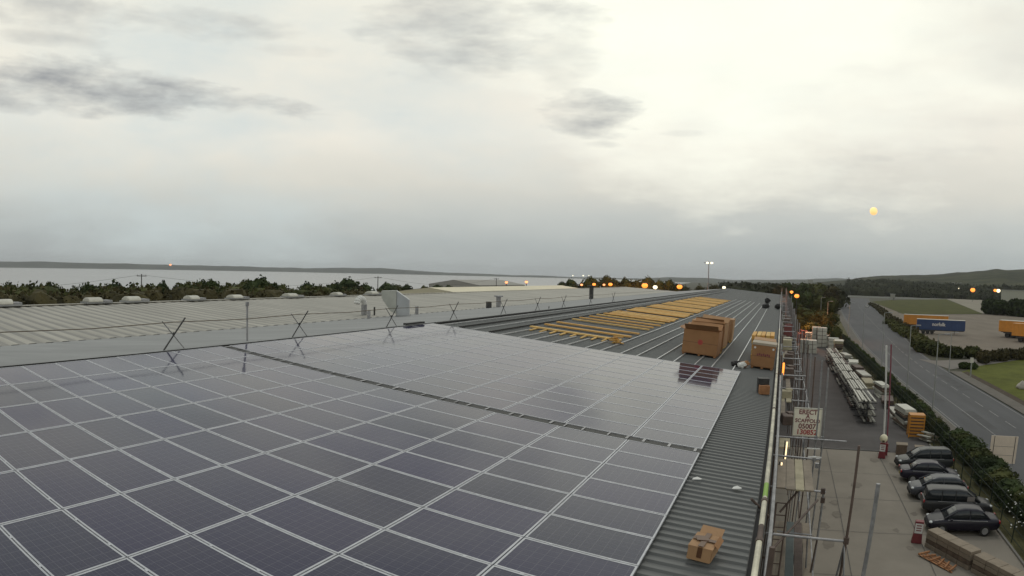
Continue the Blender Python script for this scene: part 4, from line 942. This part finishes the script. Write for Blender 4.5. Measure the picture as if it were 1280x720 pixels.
    for s in (-1, 1):
        for xw in (-.29, .31):
            wh = MB().tube((xw*Lc, s*.70, .32), (xw*Lc, s*.91, .32), .325, 20).build('wheel', rubber, t); MB().tube((xw*Lc, s*.90, .32), (xw*Lc, s*.925, .32), .20, 12).build('rim', galv, wh)
        MB().ball((.455*Lc, s*.62, .66 if kind == 'saloon' else .73), .15, 10, 6, .55).build('headlight', mat('headlight_glass', (.6, .62, .62), .15, 0, spec=.8), t)
        MB().box((-.488*Lc, s*.66, .82 if kind == 'saloon' else .9), (.10, .26, .16)).build('tail_light', mat('tail_light_red', (.28, .01, .015), .25), t, bevel=.02)
        MB().box((.2*Lc, s*.99, bz+.03), (.14, .16, .11)).build('wing_mirror', pm, t, bevel=.03)
    MB().box((.5*Lc, 0, .42), (.04, 1.2, .18)).build('grille', rubber, t); MB().box((-.497*Lc, 0, .55), (.03, .5, .12)).build('number_plate', whitewrap if kind != 'saloon' else mat('yellow_plate', (.5, .4, .08), .6), t)
    return t
car('parked_car', 13.75, 36.2, rad(180+3), 4.6, 1.62, 'estate', (.030, .034, .036), 'dark grey people carrier, farthest of the parked cars')
car('parked_car', 13.5, 32.9, rad(-4), 4.6, 1.44, 'saloon', (.014, .012, .028), 'black saloon with chrome window trim, second farthest parked car')
car('parked_car', 13.3, 29.2, rad(178), 4.1, 1.46, 'hatch', (.075, .08, .095), 'dark silver hatchback between the black saloon and the long dark estate')
car('parked_car', 13.9, 26.0, rad(-4), 4.75, 1.62, 'estate', (.034, .034, .036), 'long dark estate car with a white card in its side window')
car('parked_car', 13.5, 22.9, rad(177), 4.5, 1.45, 'saloon', (.012, .010, .022), 'black car parked beside the long block stack, nearest of the row')
tag(MB().box((14.55, 25.08, G+1.2), (.5, .012, .3), -.07).build('window_card', mat('window_card', (.22, .2, .19), .6)), 'pale card in the side window of the long dark estate', 'card')
# ------------------------------------------------------------------ block stacks by the cars
def block_stack(a, b, wdt, z1, nm, label, courses=4):
    a, b = Vector(a), Vector(b); d = b-a; L_ = d.length; rz = math.atan2(d.y, d.x); c = (a+b)/2
    t = empty('block_stack', (c.x, c.y, G+.004), rz, label, 'block stack')
    h = z1-G
    for i in range(courses):
        n = max(2, int(L_/.9))
        mb = MB()
        for j in range(n): mb.box((-L_/2+(j+.5)*L_/n, random.uniform(-.015, .015), (i+.5)*h/courses), (L_/n-.03, wdt, h/courses-.02))
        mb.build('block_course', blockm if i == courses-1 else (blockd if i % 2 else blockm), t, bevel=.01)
    return t
block_stack((11.05, 20.5, 0), (12.85, 17.35, 0), .78, -9.0, 'a', 'long low stack of pale blocks beside the nearest black car')
block_stack((12.95, 17.2, 0), (15.3, 13.2, 0), .78, -9.05, 'b', 'long low stack of brownish blocks continuing beyond the frame edge')
t = empty('broken_pallet', (11.0, 18.1, G+.02), rad(-57), 'broken orange wooden pallet lying in front of the block stacks', 'pallet')
for k in range(5): o = MB().box((0, 0, 0), (2.6-.2*k, .1, .03)).build('slat', orangew, t); o.location = (random.uniform(-.15, .15), -.25+k*.14, .05+.02*(k % 3)); o.rotation_euler = (random.uniform(-.1, .1), random.uniform(-.04, .04), random.uniform(-.09, .09))
for k in range(6): o = MB().box((0, 0, 0), (.1, .75, .09)).build('bearer', orangew, t); o.location = (-1.1+k*.45, .05, .12); o.rotation_euler = (.05, 0, random.uniform(-.5, .5))
# red pedestals with white notices; raised boom
def pedestal(x, y, label, globe):
    t = empty('notice_pedestal', (x, y, G), rad(-10), label, 'barrier post'); k = .95
    MB().box((0, 0, .3*k), (.62, .5, .6*k), 0, 0, .8).build('base', red, t, bevel=.04); MB().box((0, 0, .95*k), (.5, .36, .75*k)).build('cabinet', red, t, bevel=.03)
    n_ = MB().box((0, -.215, .92*k), (.46, .02, .56)).build('notice', white, t)
    for j in range(3): MB().box((0, -.227, .80*k+j*.14), (.3, .004, .06)).build('notice_print', mauve, t)
    if globe: MB().ball((0, 0, 1.62), .34, 14, 10).build('globe_lamp', mat('globe', (.75, .7, .5), .4), t, smooth=True); MB().box((0, -.3, 1.45), (.2, .1, .14)).build('globe_bracket', rust, t)
    return t
pedestal(10.75, 38.9, 'red barrier cabinet with a white notice and pale globe on top', True)
pedestal(10.35, 20.9, 'red barrier cabinet with a white notice beside the block stack', False)
t = empty('raised_barrier', (11.0, 39.9, G), 0, 'tall raised barrier pole, white with a red pole alongside, behind the globe', 'barrier')
pt = ony(1108, 432, 39.9); MB().tube((0, 0, 0), (pt.x-11.0, 0, pt.z-G), .085, 8).build('white_boom', white, t); MB().tube((.28, .1, 0), (pt.x-11+.42, .1, pt.z-G+.1), .06, 8).build('red_boom', mat('faded_red', (.20, .055, .075), .7), t)
MB().box((.1, 0, .5), (.5, .4, 1.0)).build('housing', red, t)
for i, (x, y, s) in enumerate(((12.7, 40.6, 1.0), (14.2, 40.2, .9))):
    t = empty('concrete_bin', (x, y, G+.004), rad(-8), ('square grey concrete planter left of the farthest parked car', 'square grey concrete planter right behind the farthest parked car')[i], 'planter', 'concrete planters by the yard line')
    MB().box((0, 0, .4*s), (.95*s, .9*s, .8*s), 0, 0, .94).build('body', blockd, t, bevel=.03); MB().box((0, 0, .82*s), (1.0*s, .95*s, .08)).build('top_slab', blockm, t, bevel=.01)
# ------------------------------------------------------------------ steel racks in the tarmac yard
RZ = 2.35
for i in range(7):
    y0 = 51.8+i*7.6; t = empty('steel_rack', (11.0, y0+3.6, G+.004), 0, f'rack stacked with long pale steel sections, {ordn(i+1)} going away from the cars', 'rack', 'racks of steel sections in the yard')
    for y_ in (-3.3, 0, 3.3):
        fr = MB().box((0, y_, RZ/2), (.14, .14, RZ))
        for z in (.15, .8, 1.45, 2.1): fr.box((0, y_, z), (2.0, .1, .09))
        fr.build('upright', darkst, t)
    for z in (.3, .95, 1.6, 2.25):
        for s in (-1, 1):
            for j in range(3):
                if random.random() < .2 and z < 2: continue
                Lr = random.uniform(5.8, 7.3)
                MB().box((s*(.2+.28*j)+random.uniform(-.03, .03), random.uniform(-.5, .3), z+random.uniform(0, .06)), (.2, Lr, random.uniform(.1, .24)), random.uniform(-.012, .012)).build('steel_section', random.choice((steelp, steelp, darkst, rust, steelp)) if s > 0 or z < 2 else steelp, t)
# materials along the fence
items = [(13.6, 118, 2.0, 6, 2.6, boardy), (14.2, 108, 1.5, 5, 1.1, steelp), (14.6, 99, 1.8, 6, .8, whitewrap), (14.4, 91, 1.6, 5, 1.0, rust), (14.6, 84, 1.6, 6, .9, steelp), (14.4, 77, 1.8, 5, .8, boardy), (15.0, 69, 1.2, 5, 1.6, whitewrap), (14.9, 62.8, 1.4, 5, .9, rust), (14.9, 57, 1.4, 4.5, .7, steelp), (14.9, 51.6, 1.3, 4.4, 1.9, whitewrap)]
nm_ = ['straw coloured', 'grey steel', 'white wrapped', 'rusty', 'pale steel', 'low straw coloured', 'tall white topped', 'low rusty', 'low grey', 'white topped']
for i, (x, y, a_, b_, h_, m) in enumerate(items):
    t = empty('material_pile', (x, y, G+.004), random.uniform(-.1, .1), f'{nm_[i]} pile of building material by the fence, {ordn(len(items)-i)} from the orange crate', 'material pile', 'piles of material along the fence')
    n = max(2, int(h_/.22))
    for k in range(n): MB().box((random.uniform(-.08, .08), random.uniform(-.3, .3), (k+.5)*h_/n), (a_*random.uniform(.75, 1), b_*random.uniform(.7, 1), h_/n*.8), random.uniform(-.08, .08)).build('layer', m if k == n-1 or k % 3 == 0 else random.choice((rust, darkst, blockd, m)), t)
    if i in (2, 6, 9, 0): MB().box((0, 0, h_+.04), (a_*.9, b_*.7, .07), .05).build('top_sheet', whitewrap, t)
t = empty('orange_crate', (15.2, 47.2, G+.004), -.05, 'orange slatted crate at the near end of the fence side piles', 'crate')
for z in np.linspace(.2, 2.0, 7): MB().box((0, -.65, z), (1.5, .05, .17)).build('slat', orange, t)
for s in (-1, 1):
    for y_ in (-.6, .6): MB().box((s*.7, y_, 1.05), (.1, .1, 2.1)).build('corner_post', orange, t)
    MB().box((s*.72, 0, 1.1), (.04, 1.1, 1.7)).build('side_panel', orange, t)
MB().box((0, 0, 2.1), (1.5, 1.3, .06)).build('top_panel', orange, t); MB().box((0, -.6, 1.0), (1.35, .02, 1.8)).build('inner_panel', rust, t)
t = empty('material_pile', (16.0, 45.2, G+.004), .4, 'low pile of white boards and grey blocks right beside the orange crate', 'material pile')
for k in range(7): MB().box((random.uniform(-.5, .5), random.uniform(-.5, .5), .1+.1*k), (.35, 1.5, .08), random.uniform(-.5, .5)).build('board', (whitewrap, steelp, blockm)[k % 3], t)
# white wrapped packs
pk = [(1005, 441, 2.6, 1.7), (1015, 442, 2.6, 1.7), (1010.5, 430, 2.6, 1.5), (1020, 433, 4.2, 2.0), (1027, 434, 4.2, 2.0), (1035, 433, 2.4, 2.2), (1042, 437, 2.4, 2.2)]
for i, (px, py, h_, w_) in enumerate(pk):
    p = onz(px, py, G); t = empty('wrapped_pack', (p.x, p.y+1, G+.004), 0, ('small', 'small', 'small', 'tall', 'tall', 'sloping', 'sloping')[i]+f' white wrapped pack of sheets in the far yard, {ordn(i+1)} from the scaffold', 'pack', 'white wrapped packs in the far yard')
    n = 3 if h_ < 3 else 5
    for k in range(n): MB().box((random.uniform(-.05, .05), 0, (k+.5)*h_/n), (w_, 2.6, h_/n-.07)).build('pack_layer', whitewrap, t, bevel=.04)
    MB().box((0, -1.31, h_/2), (.12, .02, h_*.96)).build('strap', rust, t)
p = onz(1003, 428, G); tag(MB().box((p.x, p.y, G+1.1), (2.6, 3, 2.2), .1, 0, .9).box((p.x+.2, p.y, G+2.5), (1.6, 1.6, .6), .3).build('red_skip', mat('skip_red', (.25, .06, .05), .6, var=.2), bevel=.05), 'faded red skip of rubbish at the far end of the yard', 'skip')
# ------------------------------------------------------------------ white roadside panel
q = [ony(x, y, 36.0) for x, y in ((1240, 544), (1272, 546), (1268, 580), (1236, 578))]; cen = sum(q, Vector())/4; bw = (q[1]-q[0]).length; bh = (q[3]-q[0]).length
t = empty('roadside_sign', (cen.x, cen.y, G), -.15, 'blank cream panel sign with dark edge strips beyond the hedge', 'sign'); zc = cen.z-G
MB().box((0, 0, zc), (bw, .05, bh)).build('panel', mat('cream_panel', (.66, .56, .46), .6, var=.06, vs=2), t)
for sx_ in (-.38, .4): MB().box((sx_*bw, -.035, zc), (.05, .02, bh)).build('edge_strip', darkst, t)
MB().box((0, -.035, zc+bh*.12), (bw*.74, .012, .025)).box((0, -.035, zc-bh*.2), (bw*.74, .012, .025)).build('seam', mat('seam_grey', (.25, .24, .22), .7), t)
for s in (-1, 1): MB().box((s*bw*.42, .06, zc/2), (.1, .08, zc)).build('post', galv, t)
# ------------------------------------------------------------------ trailers
def trailer(px0, px1, pyb, hz, m, label, rz=None, yd=None, txt=None, cabm=None, L_=13.6):
    a = onz(px0, pyb, G); b = onz(px1, pyb, G); 
    v = Vector((a.x-CC.x, a.y-CC.y, 0)); dist = L_/(2*math.tan((math.radians((px1-px0)/797*57.3*.96))/2)); dist = min(dist, 400)
    ray_ = ray((px0+px1)/2, pyb); h = Vector((ray_.x, ray_.y, 0)).normalized(); gd = (CC.z-G)/(-ray_.z)*math.hypot(ray_.x, ray_.y)
    c = Vector((CC.x, CC.y, 0))+h*gd; side = Vector((h.y, -h.x, 0)); L2 = 2*gd*math.tan((px1-px0)/797*.93/2)
    ang = math.atan2(side.y, side.x)+(rz or 0); s_ = L2/13.6
    t = empty('lorry_trailer', (c.x, c.y, G+.03), ang, label, 'trailer', 'trailers in the lorry park'); Lx = L2; W_ = 2.5*s_; zb = 1.15*s_; zt = hz
    MB().box((0, 0, (zb+zt)/2), (Lx, W_, zt-zb)).build('curtain_body', m, t, bevel=.03); MB().box((0, 0, zt+.03), (Lx+.05, W_+.05, .08)).build('roof_edge', whitewrap if cabm is None else m, t)
    rb = MB()
    for k in range(15): rb.box((-Lx/2+(k+.5)*Lx/15, -W_/2-.02, (zb+zt)/2), (.06, .05, zt-zb-.2))
    rb.build('curtain_strap', m, t); MB().box((0, 0, zb-.12), (Lx*.96, 1.2, .24)).build('chassis', darkst, t)
    for k in (-.36, -.27, -.18):
        for s in (-1, 1): MB().tube((k*Lx, s*W_*.34, .5*s_), (k*Lx, s*W_*.5, .5*s_), .5*s_, 14).build('wheel', rubber, t)
    MB().box((Lx*.28, -W_*.4, .55), (.15, .15, 1.1)).build('landing_leg', darkst, t); MB().box((-Lx*.27, -W_/2-.01, zb-.3), (Lx*.3, .04, .35)).build('side_guard', darkst, t)
    if txt: text(txt, 1.25*s_, (-Lx*.05, -W_/2-.06, zb+(zt-zb)*.55), (rad(90), 0, 0), white, t)
    return t
trailer(1128, 1186, 411, 4.4, orange, 'orange curtain-sided trailer parked behind the blue one', 0.0)
bt = trailer(1144, 1207, 418, 4.2, bluep, 'dark blue curtain-sided trailer with white lettering in front of the orange one', 0.05, txt='norfolk')
trailer(1246, 1330, 424, 4.8, orange, 'orange trailer nearer the dark thicket at the right edge', -.25)
trailer(1262, 1350, 430, 4.8, orange, 'orange box trailer half hidden at the frame edge, in front of its neighbour', -.25, cabm=True)
# pale shed and boxes far off
def far_block(px0, px1, pyt, dist, depth, m, label, base=G):
    a = atd(px0, pyt, dist); b = atd(px1, pyt, dist); c = (a+b)/2; w_ = (b-a).length; rz = math.atan2((b-a).y, (b-a).x)
    t = empty('distant_building', (c.x, c.y, base), rz, label, 'building', 'distant pale buildings'); h = c.z-base
    MB().box((0, 0, h/2), (w_, depth, h)).build('walls', m, t); MB().box((0, 0, h+.3), (w_+1, depth+1, .5)).build('roof', mat('dist_roof', (.3, .3, .28), .8), t)
    MB().box((w_*.2, -depth/2-.1, h*.25), (w_*.1, .2, h*.4)).build('door', darkst, t)
far_block(1252, 1300, 363.5, 690, 20, mat('pale_wall', (.36, .36, .30), .8), 'long pale low shed at the right edge below the hillside')
far_block(1113, 1119, 368, 640, 5, mat('pale_wall2', (.28, .28, .25), .8), 'tiny white hut standing by the distant cross road')
for i, (px0, px1, py) in enumerate(((1010, 1016, 350), (1070, 1076, 351.5), (1128, 1134, 356), (1190, 1202, 353.5))):
    far_block(px0, px1, py, 1300, 12, MATS['pale_wall2'], f'tiny pale house on the wooded plain, {ordn(i+1)} from the left', G+2)
# car on the road
def small_car(px, py, m, label):
    p = onz(px, py, G); t = empty('road_car', (p.x, p.y, G+.02), rad(80), label, 'car')
    MB().box((0, 0, .65), (4.3, 1.75, .6)).build('body', m, t, bevel=.15); MB().box((-.2, 0, 1.2), (2.2, 1.5, .55), 0, 0, .82).build('windows', glassd, t, bevel=.08); MB().box((-.2, 0, 1.5), (1.8, 1.25, .05)).build('roof', m, t)
    for x in (-1.3, 1.3):
        for s in (-1, 1): MB().tube((x, s*.7, .32), (x, s*.9, .32), .32, 12).build('wheel', rubber, t)
small_car(1084, 384, white, 'small white car at the far bend of the road')
small_car(1059, 379, mat('road_car_dark', (.02, .02, .025), .3), 'small dark car at the far left of the road')
# boulder on the lawn, post at the entrance
p = onz(1281, 486, G); tag(MB().ball((p.x, p.y, G+.3), 1.2, 14, 9, .6, .5).build('boulder', mat('boulder_stone', (.33, .31, .27), .9, var=.15, vs=2), smooth=True), 'pale boulder on the roadside lawn at the frame edge', 'boulder')
p = onz(1213, 471, G); t = empty('marker_post', tuple(p), 0, 'short pale marker post at the corner of the roadside lawn', 'post'); MB().tube((0, 0, 0), (0, 0, 3.0), .12, 8).build('post', polem, t); MB().box((0, -.1, 2.6), (.6, .06, .8)).build('plate', whitewrap, t)
# ------------------------------------------------------------------ haze
hz = MB().box((-1000, 3300, 53), (17200, 12800, 137)).build('haze', bpy.data.materials.new('haze_air')); tag(hz, kind='stuff')
hm = bpy.data.materials['haze_air']; hm.use_nodes = True; ht = hm.node_tree; ht.nodes.clear(); hv = ht.nodes.new('ShaderNodeVolumePrincipled'); ho = ht.nodes.new('ShaderNodeOutputMaterial')
hv.inputs['Color'].default_value = (.86, .9, .94, 1); hv.inputs['Density'].default_value = HAZE; ht.links.new(hv.outputs[0], ho.inputs['Volume'])
# ------------------------------------------------------------------ moon
p = CC+ray(1092, 264)*9000
o = MB().ball(tuple(p), 52, 24, 16).build('moon', mat('moon_glow', (1, .8, .4), .5, emis=(1.0, .56, .20), estr=1.05), smooth=True); struct(o); o['label'] = 'low yellow moon above the right horizon'
